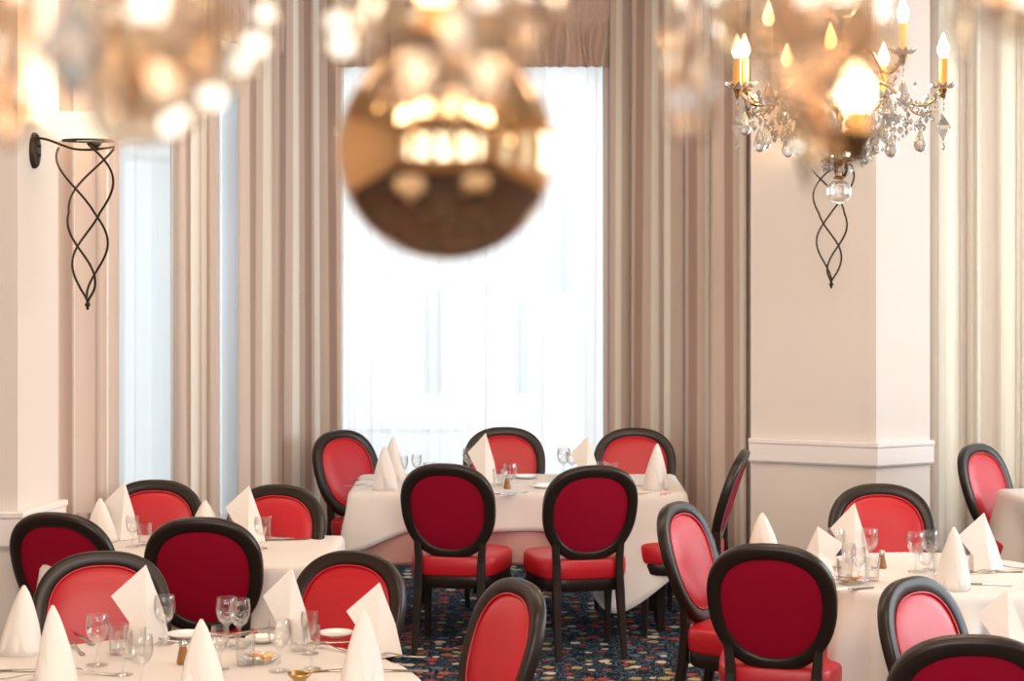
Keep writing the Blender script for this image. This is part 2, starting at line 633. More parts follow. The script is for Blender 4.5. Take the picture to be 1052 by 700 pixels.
# the house across the street, seen through the voile
fb = thing('neighbouring_building', 'pale facade with tall windows across the street, seen faintly through the voile', 'building', (0, 21, 0))
MB().box(-9, 9, 0, 3, -4, 9).build('facade', M['facade'], fb)
for i, (x, z, hw, hh) in enumerate(((-1.25, 1.75, 0.09, 0.38), (-0.85, 0.95, 0.09, 0.55), (-2.1, 1.2, 0.12, 0.8), (0.55, 2.4, 0.14, 0.9), (-0.4, 3.0, 0.08, 0.9), (0.1, 0.9, 0.08, 0.5))):
    wd = MB().box(x - hw, x + hw, -0.03, 0.0, z - hh, z + hh).build('window', M['facade_dark'], fb)
rl = MB().box(-2.2, -0.5, -0.5, -0.47, 0.02, 0.06)
rl.box(-2.2, -0.5, -0.5, -0.47, -0.75, -0.71)
rl.box(-2.2, -0.5, -0.5, 0.0, -0.85, -0.75)
for k in range(12):
    x = -2.18 + k * 0.15
    rl.box(x, x + 0.02, -0.495, -0.475, -0.75, 0.04)
rl.build('balcony_railing', M['facade_dark'], fb)


# ------------------------------------------------------------------ curtains
def cloth_strip(name, mat, path, z0, z1, amp, waves, seed, label, cat, group=None, nx=None, nz=10, flare=0.0, thick=None):
    """Hanging fabric along a floor line, pleated; UV.x is the length of cloth along the line."""
    rnd = random.Random(seed)
    P = [Vector((x, y * K, 0)) for x, y in path]
    L = sum((P[i + 1] - P[i]).length for i in range(len(P) - 1))
    ph = [rnd.uniform(0, 2 * PI) for _ in range(6)]
    ws = [rnd.uniform(0.75, 1.3) for _ in range(6)]
    nx = nx or int(waves * 14)
    vs, uvs = [], []
    for iz in range(nz + 1):
        tz = iz / nz
        z = z0 + (z1 - z0) * tz
        prev = None
        arc = 0.0
        for ix in range(nx + 1):
            t = ix / nx
            s = t * L
            q = s
            for i in range(len(P) - 1):
                l = (P[i + 1] - P[i]).length
                if q <= l or i == len(P) - 2:
                    d = (P[i + 1] - P[i]).normalized()
                    base = P[i] + d * q
                    break
                q -= l
            n = Vector((d.y, -d.x, 0))
            tt = t + 0.020 * math.sin(2 * PI * 2.1 * t + ph[1]) + 0.008 * math.sin(5 * t + ph[2] + tz * 1.2)
            a = 2 * PI * waves * tt + ph[0] * 0.3
            am = amp * (0.72 + 0.28 * math.sin(2 * PI * waves * 0.37 * t + ph[3]) + 0.12 * (1 - tz))
            off = am * math.sin(a) + 0.25 * am * math.sin(2.3 * a + ph[4] + tz * 0.5)
            side = 0.32 * am * math.sin(2 * a + ph[5] * 0.2)
            p = base + n * off + d * side * (1 - abs(2 * t - 1) ** 6)
            if iz == 0:
                pass
            arc = s * 1.0
            if prev is not None:
                arc = prevarc + (Vector((p.x, p.y, 0)) - prev).length
            prev = Vector((p.x, p.y, 0))
            prevarc = arc
            vs.append((p.x, p.y, z))
            uvs.append((arc, tz))
    # lengths of cloth are taken at the top so stripes hang straight
    W = nx + 1
    for iz in range(nz):
        for ix in range(W):
            uvs[iz * W + ix] = (uvs[nz * W + ix][0], uvs[iz * W + ix][1])
    fs = [(i * W + j, i * W + j + 1, (i + 1) * W + j + 1, (i + 1) * W + j) for i in range(nz) for j in range(nx)]
    o = MB().add(vs, fs).build(name, mat, None, True, uv=uvs)
    if thick:
        md = o.modifiers.new('thickness', 'SOLIDIFY')
        md.thickness = thick
    return tag(o, label, cat, group)


def on_left(Y, off=0.0):
    """A point of the left side of the bay, off metres into the room."""
    x = -2.0 + 0.267 * (Y - 7.7)
    n = Vector((0.973, -0.229))
    return (x + n.x * off, Y + n.y * off / K)


cloth_strip('sheer_curtain', M['sheer'], [(-1.2, 11.02), (0.72, 11.02)], 0.02, 3.6, 0.035, 15, 1, 'sheer white voile hanging across the bright middle window', 'sheer curtain', nx=260)
cloth_strip('sheer_curtain', M['sheer_left'], [on_left(8.0, -0.04), on_left(10.2, -0.04)], 0.02, 3.6, 0.022, 14, 2, 'pale blue sheer voile over the oblique window left of the middle one', 'sheer curtain', nx=240)
cloth_strip('sheer_curtain', M['sheer'], [(2.42, 10.33), (4.7, 10.33)], 0.02, 3.6, 0.022, 16, 3, 'white sheer voile behind the pale curtains right of the chamfered pier', 'sheer curtain', nx=240)

cloth_strip('curtain', M['curtain_brown'], [(-2.055, 7.74), on_left(8.17, 0.03)], 0.01, 3.9, 0.035, 4, 11, 'narrow brown mauve curtain hanging behind the scrolled iron wall lamp', 'curtain', thick=0.003)
cloth_strip('curtain', M['curtain'], [on_left(8.74, 0.03), on_left(9.25, 0.03)], 0.01, 3.9, 0.05, 5, 12, 'mauve curtain with thin cream stripes between the blue voile and its narrow grey gap', 'curtain', thick=0.003)
cloth_strip('curtain', M['curtain'], [on_left(9.5, 0.04), on_left(10.2, 0.04), (-1.17, 10.8), (-1.08, 10.9)], 0.01, 3.9, 0.065, 6.5, 13, 'wide striped mauve and cream curtain at the left edge of the middle window', 'curtain', thick=0.003)
cloth_strip('curtain', M['curtain'], [(0.56, 10.92), (0.80, 10.8), (1.33, 10.03)], 0.01, 3.9, 0.07, 5, 14, 'wide striped mauve and cream curtain between middle window and chamfered pier', 'curtain', thick=0.003)
cloth_strip('curtain', M['curtain_pale'], [(2.385, 10.14), (3.03, 10.14)], 0.01, 3.9, 0.045, 6, 15, 'pale cream curtain glowing with daylight right of the chamfered pier', 'curtain', thick=0.003)
cloth_strip('curtain', M['curtain_brown'], [(3.08, 9.98), (3.5, 9.98)], 0.01, 3.9, 0.04, 4, 16, 'pinkish mauve curtain at the right edge, next to the pale curtain', 'curtain', thick=0.003)


def pelmet(path, label, seed, zb=3.15):
    """A gathered pelmet: tight pleats under a smocked heading band."""
    rnd = random.Random(seed)
    P = [Vector((x, y * K, 0)) for x, y in path]
    L = (P[1] - P[0]).length
    d = (P[1] - P[0]).normalized()
    n = Vector((d.y, -d.x, 0))
    nx = int(L * 150)
    nz = 22
    zt = 3.75
    cells = [rnd.uniform(-1, 1) for _ in range(400)]
    vs = []
    for iz in range(nz + 1):
        z = zb + (zt - zb) * iz / nz
        for ix in range(nx + 1):
            s = L * ix / nx
            below = max(0.0, min(1.0, (3.46 - z) / 0.1))
            w = math.sin(s * 2 * PI / 0.07 + 1.2 * math.sin(s * 9 + seed) + 0.9 * math.sin(z * 14 + s * 23))
            c = cells[int(s / 0.035) % 400]
            off = 0.042 * w * (0.6 + 0.4 * c) * below + 0.03 * below
            if z > 3.46:
                off = 0.016 * abs(math.sin(s * PI / 0.045 + (PI / 2) * (int((z - 3.46) / 0.045) % 2))) + 0.012 * abs(math.sin((z - 3.46) * PI / 0.045))
            p = P[0] + d * s + n * off
            vs.append((p.x, p.y, z))
    W = nx + 1
    fs = [(i * W + j, i * W + j + 1, (i + 1) * W + j + 1, (i + 1) * W + j) for i in range(nz) for j in range(nx)]
    o = MB().add(vs, fs).build('pelmet', M['pelmet'], None, True)
    md = o.modifiers.new('thickness', 'SOLIDIFY')
    md.thickness = 0.004
    return tag(o, label, 'pelmet')


pelmet([(-1.13, 10.86), (0.62, 10.86)], 'gathered mauve pelmet along the top of the middle window', 1)
pelmet([on_left(7.85, 0.0), on_left(10.1, 0.0)], 'gathered mauve pelmet over the oblique window on the left', 2)


# ------------------------------------------------------------------ chairs
REC = R(18)
BZ, BY = 0.722, -0.262


def oval(t, a, b):
    c, s = math.cos(t), math.sin(t)
    e = 2 / 2.35
    u = a * abs(c) ** e * (1 if c >= 0 else -1) * (1 + 0.085 * s)
    v = b * abs(s) ** e * (1 if s >= 0 else -1)
    return u, v


def back_pt(u, v, dep):
    """Chair-back coordinates to chair coordinates; dep is forward of the back's own plane, the back curving gently."""
    y0 = dep + 0.28 * u * u
    y = BY + y0 * math.cos(REC) - v * math.sin(REC)
    z = BZ + v * math.cos(REC) + y0 * math.sin(REC)
    return (u, y, z)


A_, B_ = 0.241, 0.258


def back_frame():
    n = 72
    # closed profile across the ring: (inward distance from the outer outline, depth)
    prof = [(0.0, -0.010), (0.003, -0.019), (0.012, -0.0235), (0.028, -0.0245), (0.046, -0.023), (0.053, -0.018), (0.056, -0.006),
            (0.056, 0.008), (0.052, 0.017), (0.041, 0.0225), (0.024, 0.0245), (0.010, 0.0225), (0.003, 0.018), (0.0, 0.010)]
    k = len(prof)
    vs = []
    for i in range(n):
        t = 2 * PI * i / n
        for dn, dep in prof:
            u, v = oval(t, A_ - dn, B_ - dn)
            vs.append(back_pt(u, v, dep))
    fs = [(i * k + j, i * k + (j + 1) % k, ((i + 1) % n) * k + (j + 1) % k, ((i + 1) % n) * k + j) for i in range(n) for j in range(k)]
    return MB().add(vs, fs)


def panel(front):
    n, m = 64, 12
    ins = 0.050
    vs = []
    sgn = 1 if front else -1
    base = 0.010 if front else 0.012
    h = 0.022 if front else 0.006
    vs.append(back_pt(0, 0, sgn * (base + h)))
    for j in range(1, m + 1):
        r = j / m
        for i in range(n):
            t = 2 * PI * i / n
            u, v = oval(t, (A_ - ins) * r, (B_ - ins) * r)
            q = h * (1 - r ** 5)
            vs.append(back_pt(u, v, sgn * (base + q)))
    fs = []
    for i in range(n):
        i2 = (i + 1) % n
        fs.append((0, 1 + i, 1 + i2))
        for j in range(m - 1):
            fs.append((1 + j * n + i, 1 + (j + 1) * n + i, 1 + (j + 1) * n + i2, 1 + j * n + i2))
    if not front:
        fs = [f[::-1] for f in fs]
    return MB().add(vs, fs)


def piping():
    pts = []
    for i in range(65):
        u, v = oval(2 * PI * i / 64, A_ - 0.056, B_ - 0.056)
        pts.append(back_pt(u, v, 0.019))
    return MB().tube(pts, 0.004, 6, False)


def seat_outline(t, g=0.0):
    """Rounded trapezoid, wider at the front."""
    c, s = math.cos(t), math.sin(t)
    e = 2 / 4.5
    y = (0.205 + g) * abs(s) ** e * (1 if s >= 0 else -1)
    wx = 0.232 + 0.026 * (y / 0.205)
    x = (wx + g) * abs(c) ** e * (1 if c >= 0 else -1)
    if y > 0:
        y += 0.018 * (1 - (x / 0.26) ** 2)
    return x, y - 0.005


def seat_mesh():
    n = 56
    lv = [(-0.012, 0.385), (0.002, 0.389), (0.006, 0.40), (0.008, 0.435), (0.007, 0.470), (0.001, 0.483), (-0.012, 0.490), (-0.06, 0.499), (-0.14, 0.505)]
    vs = []
    for g, z in lv:
        for i in range(n):
            x, y = seat_outline(2 * PI * i / n, g)
            vs.append((x, y, z))
    vs.append((0, -0.005, 0.508))
    k = len(lv)
    fs = [(a * n + i, a * n + (i + 1) % n, (a + 1) * n + (i + 1) % n, (a + 1) * n + i) for a in range(k - 1) for i in range(n)]
    fs += [((k - 1) * n + i, (k - 1) * n + (i + 1) % n, k * n) for i in range(n)]
    fs.append(tuple(range(n))[::-1])
    return MB().add(vs, fs)


def seat_rail():
    n = 56
    vs = []
    for g, z in ((-0.012, 0.325), (-0.004, 0.332), (-0.002, 0.375), (-0.006, 0.387)):
        for i in range(n):
            x, y = seat_outline(2 * PI * i / n, g)
            vs.append((x, y, z))
    fs = [(a * n + i, a * n + (i + 1) % n, (a + 1) * n + (i + 1) % n, (a + 1) * n + i) for a in range(3) for i in range(n)]
    fs += [tuple(range(n))[::-1], tuple(3 * n + i for i in range(n))]
    return MB().add(vs, fs)


def square_leg(pts, ws):
    vs = []
    for (x, y, z), (a, b) in zip(pts, ws):
        c = 0.25
        vs += [(x - a, y - b * (1 - c), z), (x - a * (1 - c), y - b, z), (x + a * (1 - c), y - b, z), (x + a, y - b * (1 - c), z),
               (x + a, y + b * (1 - c), z), (x + a * (1 - c), y + b, z), (x - a * (1 - c), y + b, z), (x - a, y + b * (1 - c), z)]
    k = len(pts)
    fs = [(i * 8 + j, i * 8 + (j + 1) % 8, (i + 1) * 8 + (j + 1) % 8, (i + 1) * 8 + j) for i in range(k - 1) for j in range(8)]
    fs += [tuple(range(8))[::-1], tuple((k - 1) * 8 + j for j in range(8))]
    return MB().add(vs, fs)


def make_chair(label):
    t = thing('dining_chair', label, 'chair', group=None)
    seat_mesh().build('seat', M['leather'], t, True, angle=60)
    seat_rail().build('seat_rail', M['wood'], t, True, angle=50)
    back_frame().build('backrest_frame', M['wood'], t, True)
    fp = panel(True).build('front_panel', M['leather'], t, True)
    piping().build('piping', M['leather'], fp, True)
    rp = panel(False).build('rear_panel', M['velvet'], t, True)
    rp['label'] = 'dark crimson fabric back of the oval'
    for s in (-1, 1):
        # rear leg rises past the seat to carry the oval
        square_leg([(s * 0.168, -0.285, 0.0), (s * 0.166, -0.250, 0.16), (s * 0.163, -0.222, 0.33), (s * 0.160, -0.212, 0.46), (s * 0.168, -0.214, 0.56), (s * 0.188, -0.228, 0.63)],
                   [(0.014, 0.014), (0.018, 0.018), (0.021, 0.02), (0.019, 0.018), (0.017, 0.015), (0.012, 0.010)]).build('leg', M['wood'], t)
        square_leg([(s * 0.205, 0.165, 0.0), (s * 0.208, 0.165, 0.2), (s * 0.212, 0.165, 0.345)],
                   [(0.013, 0.013), (0.017, 0.017), (0.022, 0.022)]).build('leg', M['wood'], t)
    return t


CHAIRS = [
    # px of the top, py of the top, facing vector, label
    (57, 525, (0.30, 0.95), 'dark-backed oval chair before the left pier, leftmost chair of all'),
    (206, 530, (0.04, 1.0), 'dark-backed oval chair between the bright red chairs of the two left tables'),
    (106, 565, (0.13, -0.99), 'bright red oval chair behind the big fan napkin on the front left table'),
    (366, 565, (-0.50, -0.87), 'bright red oval chair behind the right-hand napkins of the front left table'),
    (534, 594, (-0.90, -0.43), 'bright red oval chair turned sideways alone on the carpet at bottom centre'),
    (160, 492, (-0.05, -1.0), 'red oval chair against the pale blue voile, behind the middle left table'),
    (288, 497, (-0.30, -0.95), 'red oval chair under the striped curtain, at the far right of the middle left table'),
    (348, 441, (0.74, -0.67), 'pink-lit oval chair at the left end of the window table, facing right'),
    (518, 438, (0.0, -1.0), 'oval chair centred before the bright window, behind the window table'),
    (652, 439, (-0.08, -1.0), 'oval chair behind the window table, before the striped curtain by the window edge'),
    (457, 475, (0.20, 0.98), 'dark-backed oval chair on the left of the two near the window table'),
    (610, 477, (-0.22, 0.97), 'dark-backed oval chair on the right of the two near the window table'),
    (763, 461, (-0.97, 0.22), 'oval chair seen edge-on at the right end of the window table'),
    (694, 515, (0.88, -0.47), 'oval chair with pale sheen facing right, at the left of the chandelier table'),
    (790, 557, (0.28, 0.96), 'large dark-backed oval chair on the near left side of the chandelier table'),
    (903, 496, (0.0, -1.0), 'bright red oval chair below the chamfered pier, behind the chandelier table'),
    (934, 592, (0.74, -0.67), 'bright red oval chair turned right, just before the chandelier table'),
    (1000, 650, (0.06, 1.0), 'dark-backed oval chair cut by the bottom right corner'),
    (1002, 455, (0.74, -0.67), 'pink-lit oval chair before the pale curtain, beside the draped table at the right edge'),
]
proto = None
for px, py, (fx, fy), lab in CHAIRS:
    s = (py - HY) / (HC - 0.975)
    Y = FPX / s
    X = (px - 526) / s
    f = Vector((fx, fy)).normalized()
    loc = (X + f.x * 0.325, Y + f.y * 0.325, 0)
    rz = math.atan2(-f.x, f.y)
    if proto is None:
        proto = make_chair(lab)
        proto.location = loc
        proto.rotation_euler = (0, 0, rz)
    else:
        dup(proto, loc, rz, lab)

# ------------------------------------------------------------------ tables and cloths
TZ = 0.74


def smoothstep(a, b, x):
    t = max(0.0, min(1.0, (x - a) / (b - a)))
    return t * t * (3 - 2 * t)


def make_cloth(name, shape, half, cloth, rotc, z, label, seed, res=70, flare=0.16, ripple=0.03, waves=9, parent_loc=(0, 0, 0), rz=0.0, mat='linen', group=None, front=None):
    """Square or oblong cloth laid over a table top: inside the top it lies flat, outside it hangs from the nearest edge point."""
    rnd = random.Random(seed)
    ph = rnd.uniform(0, 6)
    hx, hy = half
    cx, cy = cloth
    vs = []
    ny = max(10, int(res * cy / cx))
    for j in range(ny + 1):
        for i in range(res + 1):
            u = -cx + 2 * cx * i / res
            v = -cy + 2 * cy * j / ny
            if front and v < 0:
                v *= (cy + front(u)) / cy
            c, s = math.cos(rotc), math.sin(rotc)
            x, y = u * c - v * s, u * s + v * c
            if shape == 'round':
                r = math.hypot(x, y)
                R0 = hx
                if r <= R0:
                    px_, py_, d, nx_, ny_ = x, y, 0.0, 0, 0
                else:
                    nx_, ny_ = x / r, y / r
                    px_, py_, d = nx_ * R0, ny_ * R0, r - R0
                arc = math.atan2(y, x) * waves
            else:
                px_ = max(-hx, min(hx, x))
                py_ = max(-hy, min(hy, y))
                dx, dy = x - px_, y - py_
                d = math.hypot(dx, dy)
                nx_, ny_ = (dx / d, dy / d) if d > 1e-9 else (0, 0)
                arc = (px_ + py_) * 9 + math.atan2(ny_, nx_) * 2 if d > 0 else 0
            # bend over the edge with a small radius, then hang with folds that open downward
            rr = 0.018
            if d <= 0:
                hz, out = 0.0, 0.0
            elif d < rr * PI / 2:
                a = d / rr
                out, hz = rr * math.sin(a), rr * (1 - math.cos(a))
            else:
                dd = d - rr * PI / 2
                out, hz = rr + dd * flare, rr + dd * math.sqrt(1 - flare ** 2)
            g = smoothstep(0.01, 0.24, d)
            out += ripple * g * math.sin(arc + ph) + 0.4 * ripple * g * math.sin(2.3 * arc + ph * 2)
            vs.append((px_ + nx_ * out, py_ + ny_ * out, max(0.012, z - hz + 0.0015 * math.sin(x * 9 + ph) * math.sin(y * 11))))
    W = res + 1
    fs = [(b * W + a, b * W + a + 1, (b + 1) * W + a + 1, (b + 1) * W + a) for b in range(ny) for a in range(res)]
    o = MB().add(vs, fs).build(name, M[mat], None, True)
    o.location = parent_loc
    o.rotation_euler = (0, 0, rz)
    md = o.modifiers.new('thickness', 'SOLIDIFY')
    md.thickness = 0.0015
    md.offset = 1
    return tag(o, label, 'tablecloth', group)


def make_table(shape, half, loc, rz, label, legs=4):
    t = thing('dining_table', label, 'table', loc, rz)
    hx, hy = half
    if shape == 'round':
        MB().lathe([(0.001, 0.71), (hx - 0.01, 0.71), (hx, 0.715), (hx, 0.735), (hx - 0.005, TZ), (0.001, TZ)], 64).build('tabletop', M['wood'], t, True, angle=40)
        MB().lathe([(0.30, 0.0), (0.30, 0.02), (0.10, 0.06), (0.05, 0.12), (0.045, 0.5), (0.07, 0.62), (0.16, 0.70), (0.16, 0.709)], 28).build('pedestal', M['wood'], t, True, angle=40)
    else:
        MB().box(-hx, hx, -hy, hy, 0.71, TZ).build('tabletop', M['wood'], t)
        MB().box(-hx + 0.06, hx - 0.06, -hy + 0.06, hy - 0.06, 0.64, 0.709).build('apron', M['wood'], t)
        for sx in (-1, 1):
            for sy in (-1, 1):
                x, y = sx * (hx - 0.1), sy * (hy - 0.1)
                square_leg([(x, y, 0), (x, y, 0.3), (x, y, 0.64)], [(0.022, 0.022), (0.027, 0.027), (0.032, 0.032)]).build('leg', M['wood'], t)
    return t


# table before the window
cl = (0.03, 9.48 * K, 0)
make_table('rect', (0.86, 0.37), cl, 0, 'dark wooden table at the middle window, hidden under a long white cloth')
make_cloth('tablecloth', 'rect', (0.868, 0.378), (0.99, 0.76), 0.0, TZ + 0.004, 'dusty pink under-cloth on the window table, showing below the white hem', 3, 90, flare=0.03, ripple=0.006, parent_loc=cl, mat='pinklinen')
make_cloth('tablecloth', 'rect', (0.874, 0.384), (1.40, 0.595), 0.0, TZ + 0.009, 'white top cloth on the window table, its end corners hanging nearly to the carpet', 5, 110, flare=0.17, ripple=0.014, parent_loc=cl,
           front=lambda u: 0.42 * smoothstep(0.12, 0.50, u) * (1 - 0.55 * smoothstep(0.50, 0.95, u)) + 0.10 * smoothstep(-0.55, -0.8, u) if u > -0.5 else 0.12 * (1 - smoothstep(-0.95, -0.5, u)))
# middle left table
cl = (-1.35, 7.50 * K, 0)
make_table('rect', (0.57, 0.38), cl, 0, 'dark wooden table before the left pier, hidden under a white cloth')
make_cloth('tablecloth', 'rect', (0.575, 0.385), (0.86, 0.72), 0.0, TZ + 0.004, 'white cloth on the table between left pier and front left table', 8, 80, flare=0.14, ripple=0.02, parent_loc=cl)
# front left table
cl = (-1.05, 5.17 * K, 0)
make_table('round', (0.77, 0.77), cl, 0, 'round table at the bottom left, hidden under a white cloth')
make_cloth('tablecloth', 'round', (0.775, 0.775), (1.08, 1.08), R(20), TZ + 0.004, 'white cloth on the round front left table, nearest the viewer', 9, 100, flare=0.12, ripple=0.055, waves=12, parent_loc=cl)
# table under the chandelier
cl = (1.66, 6.98 * K, 0)
make_table('round', (0.50, 0.50), cl, 0, 'round table under the crystal chandelier, hidden under a white cloth')
make_cloth('tablecloth', 'round', (0.505, 0.505), (0.92, 0.92), R(35), TZ + 0.004, 'white cloth with deep folds on the round table under the crystal chandelier', 10, 100, flare=0.14, ripple=0.075, waves=9, parent_loc=cl)
# table at the bottom right corner
cl = (2.02, 5.45 * K, 0)
make_table('round', (0.58, 0.58), cl, 0, 'round table beyond the bottom right corner, hidden under a white cloth')
make_cloth('tablecloth', 'round', (0.585, 0.585), (0.90, 0.90), R(10), TZ + 0.004, 'white cloth on the table behind the dark chair at the bottom right corner', 12, 80, flare=0.10, ripple=0.03, waves=9, parent_loc=cl)
# table at the far right edge
cl = (3.04, 8.98 * K, 0)
make_table('rect', (0.38, 0.38), cl, R(8), 'table at the right edge by the curtains, hidden under a draped cloth')
make_cloth('tablecloth', 'rect', (0.385, 0.385), (0.85, 0.85), 0.0, TZ + 0.004, 'white cloth falling in long folds at the right edge by the pink-lit chair', 13, 80, flare=0.12, ripple=0.03, parent_loc=cl, rz=R(8))


for x, y, lab in ((-1.7, -0.6, 'round table behind the viewer, reflected on one side of the mirror ball'), (1.6, -0.9, 'round table behind the viewer, reflected near the side windows')):
    make_table('round', (0.77, 0.77), (x, y, 0), 0, lab)
    make_cloth('tablecloth', 'round', (0.775, 0.775), (1.08, 1.08), R(20), TZ + 0.004, lab.replace('round table', 'white cloth on a table'), 30, 60, flare=0.10, ripple=0.035, parent_loc=(x, y, 0))


# ------------------------------------------------------------------ things on the tables
ZC = TZ + 0.007


def on_table(px, py, zc=ZC):
    Y = FPX * (HC - zc) / (py - HY)
    return ((px - 526) / FPX * Y, Y, zc)


def napkin_cone(h, seed):
    """A napkin rolled to a tall cone, open at the back, with a folded edge down the front."""
    rnd = random.Random(seed)
    n, m = 30, 9
    lean = rnd.uniform(-0.012, 0.012)
    vs = []
    for j in range(m + 1):
        t = j / m
        r = (0.064 * (1 - t) ** 0.72 + 0.004) * (1 + 0.10 * math.sin(PI * t))
        for i in range(n + 1):
            a = -PI / 2 - R(165) + R(330) * i / n
            k = 1 + (0.20 * abs(math.sin(1.5 * a + seed * 0.7 + 0.9 * t)) - 0.10) * (1 - t * 0.5)
            x = r * k * math.cos(a) + lean * t
            y = r * k * math.sin(a) * 0.8
            vs.append((x, y, h * t * (1 if i not in (0, n) else 0.96)))
    W = n + 1
    fs = [(b * W + a, b * W + a + 1, (b + 1) * W + a + 1, (b + 1) * W + a) for b in range(m) for a in range(n)]
    # overlapping flap down the front
    o = len(vs)
    q = [(-0.058, -0.036, 0.002), (0.012, -0.062, 0.0), (0.044, -0.050, 0.0), (0.004 + lean, -0.004, h * 0.99), (-0.014 + lean * 0.6, -0.040, h * 0.55)]
    mb = MB().add(vs, fs)
    mb.add(q, [(0, 1, 4), (1, 2, 3), (1, 3, 4)])
    return mb


def napkin_fan(h, seed, side=1):
    """A napkin folded to a standing sail: a high point, a wing held out to one side and a creased foot."""
    rnd = random.Random(seed)
    w = rnd.uniform(0.9, 1.1) * side
    ap = (0.0, 0.0, h)
    pts = [ap,
           (-0.105 * w, 0.000, h * 0.60),      # 1 wing tip
           (-0.050 * w, -0.022, h * 0.26),     # 2 crease under wing
           (-0.058 * w, -0.046, 0.0),          # 3 foot
           (0.004 * w, -0.070, 0.0),           # 4 foot front
           (0.072 * w, -0.020, 0.0),           # 5 foot far side
           (0.050 * w, -0.004, h * 0.42),      # 6
           (0.000, -0.026, h * 0.48),          # 7 middle crease
           (0.045 * w, 0.050, 0.0),            # 8 back foot
           (-0.050 * w, 0.045, 0.0),           # 9 back foot
           (-0.040 * w, 0.020, h * 0.45)]      # 10 back
    fs = [(0, 1, 7), (1, 2, 7), (2, 3, 4), (2, 4, 7), (7, 4, 5), (7, 5, 6), (0, 7, 6), (6, 5, 8), (0, 6, 8), (0, 8, 10), (10, 8, 9), (10, 9, 3), (10, 3, 2), (1, 10, 2), (0, 10, 1)]
    return MB().add(pts, fs)


NAPK = [
    # px, base py, height in px, kind, label
    (22, 672, 69, 'c', 'white napkin cone at the left edge of the front left table, beside its taller neighbour'),
    (57, 714, 90, 'c', 'tall white napkin cone in the bottom left corner before the bright red chair'),
    (150, 658, 76, 'f', 'white sail napkin standing before the bright red chair of the front left table'),
    (209, 716, 78, 'c', 'white napkin cone at the bottom edge, right of the pepper shaker'),
    (300, 658, 73, 'f', 'white sail napkin between the goblet pair and the red chair, front left table'),
    (390, 672, 72, 'f', 'white sail napkin at the right rim of the front left table, behind a cone napkin'),
    (371, 712, 84, 'c', 'white napkin cone at the bottom right of the front left table, before a sail napkin'),
    (104, 556, 43, 'c', 'small white napkin cone left of the sail napkin, before the blue voile'),
    (128, 553, 57, 'f', 'white sail napkin before the blue voile on the middle left table'),
    (211, 549, 34, 'c', 'small white napkin cone above the dark-backed chair on the middle left table'),
    (256, 556, 56, 'f', 'white sail napkin before the red chair under the striped curtain'),
    (395, 504, 44, 'c', 'wider white napkin cone at the left end of the window table'),
    (404, 494, 44, 'c', 'slim white napkin cone behind the wider one, left end of the window table'),
    (499, 496, 50, 'f', 'white sail napkin before the middle chair behind the window table'),
    (604, 494, 45, 'f', 'white sail napkin against the window, left of the last chair behind the window table'),
    (673, 504, 47, 'c', 'white napkin cone at the right end of the window table'),
    (784, 572, 44, 'c', 'white napkin cone showing over the large dark-backed chair'),
    (840, 588, 46, 'f2', 'white sail napkin at the left rim of the chandelier table'),
    (878, 584, 66, 'f', 'white sail napkin behind the glasses, before the red chair by the pier'),
    (979, 605, 62, 'c', 'white napkin cone at the near right of the chandelier table'),
    (1011, 586, 58, 'f', 'white sail napkin before the pink-lit chair, on the chandelier table'),
    (1035, 672, 65, 'f', 'white sail napkin low at the right edge above the dark corner chair'),
]
for i, (px, py, hp, kd, lab) in enumerate(NAPK):
    p = on_table(px, py)
    h = hp * p[1] / FPX * 1.02
    if kd == 'c':
        mb = napkin_cone(h, i)
    else:
        mb = napkin_fan(h, i, -1 if kd == 'f2' else 1)
    o = mb.build('napkin', M['napkin'], None, kd == 'c', loc=p, angle=35 if kd == 'c' else None)
    o.rotation_euler = (0, 0, R(random.Random(i).uniform(-12, 12)))
    md = o.modifiers.new('thickness', 'SOLIDIFY')
    md.thickness = 0.0012
    tag(o, lab, 'napkin')


def glass_profile(kind):
    if kind == 'wine':
        return [(0.001, 0.002), (0.033, 0.001), (0.034, 0.003), (0.012, 0.007), (0.0045, 0.014), (0.004, 0.062), (0.010, 0.070), (0.026, 0.084), (0.0345, 0.105), (0.0365, 0.125), (0.035, 0.145), (0.0325, 0.160), (0.0315, 0.160), (0.0340, 0.145), (0.0353, 0.125), (0.0333, 0.106), (0.025, 0.087), (0.010, 0.075), (0.001, 0.0735)]
    if kind == 'small':
        return [(0.001, 0.002), (0.029, 0.001), (0.030, 0.003), (0.010, 0.007), (0.004, 0.013), (0.0038, 0.050), (0.009, 0.058), (0.022, 0.072), (0.0275, 0.092), (0.0285, 0.115), (0.0265, 0.135), (0.0255, 0.135), (0.0273, 0.115), (0.0263, 0.093), (0.021, 0.075), (0.009, 0.063), (0.001, 0.0615)]
    return [(0.001, 0.001), (0.026, 0.001), (0.027, 0.004), (0.029, 0.05), (0.0325, 0.095), (0.0313, 0.095), (0.0278, 0.05), (0.0255, 0.012), (0.001, 0.011)]


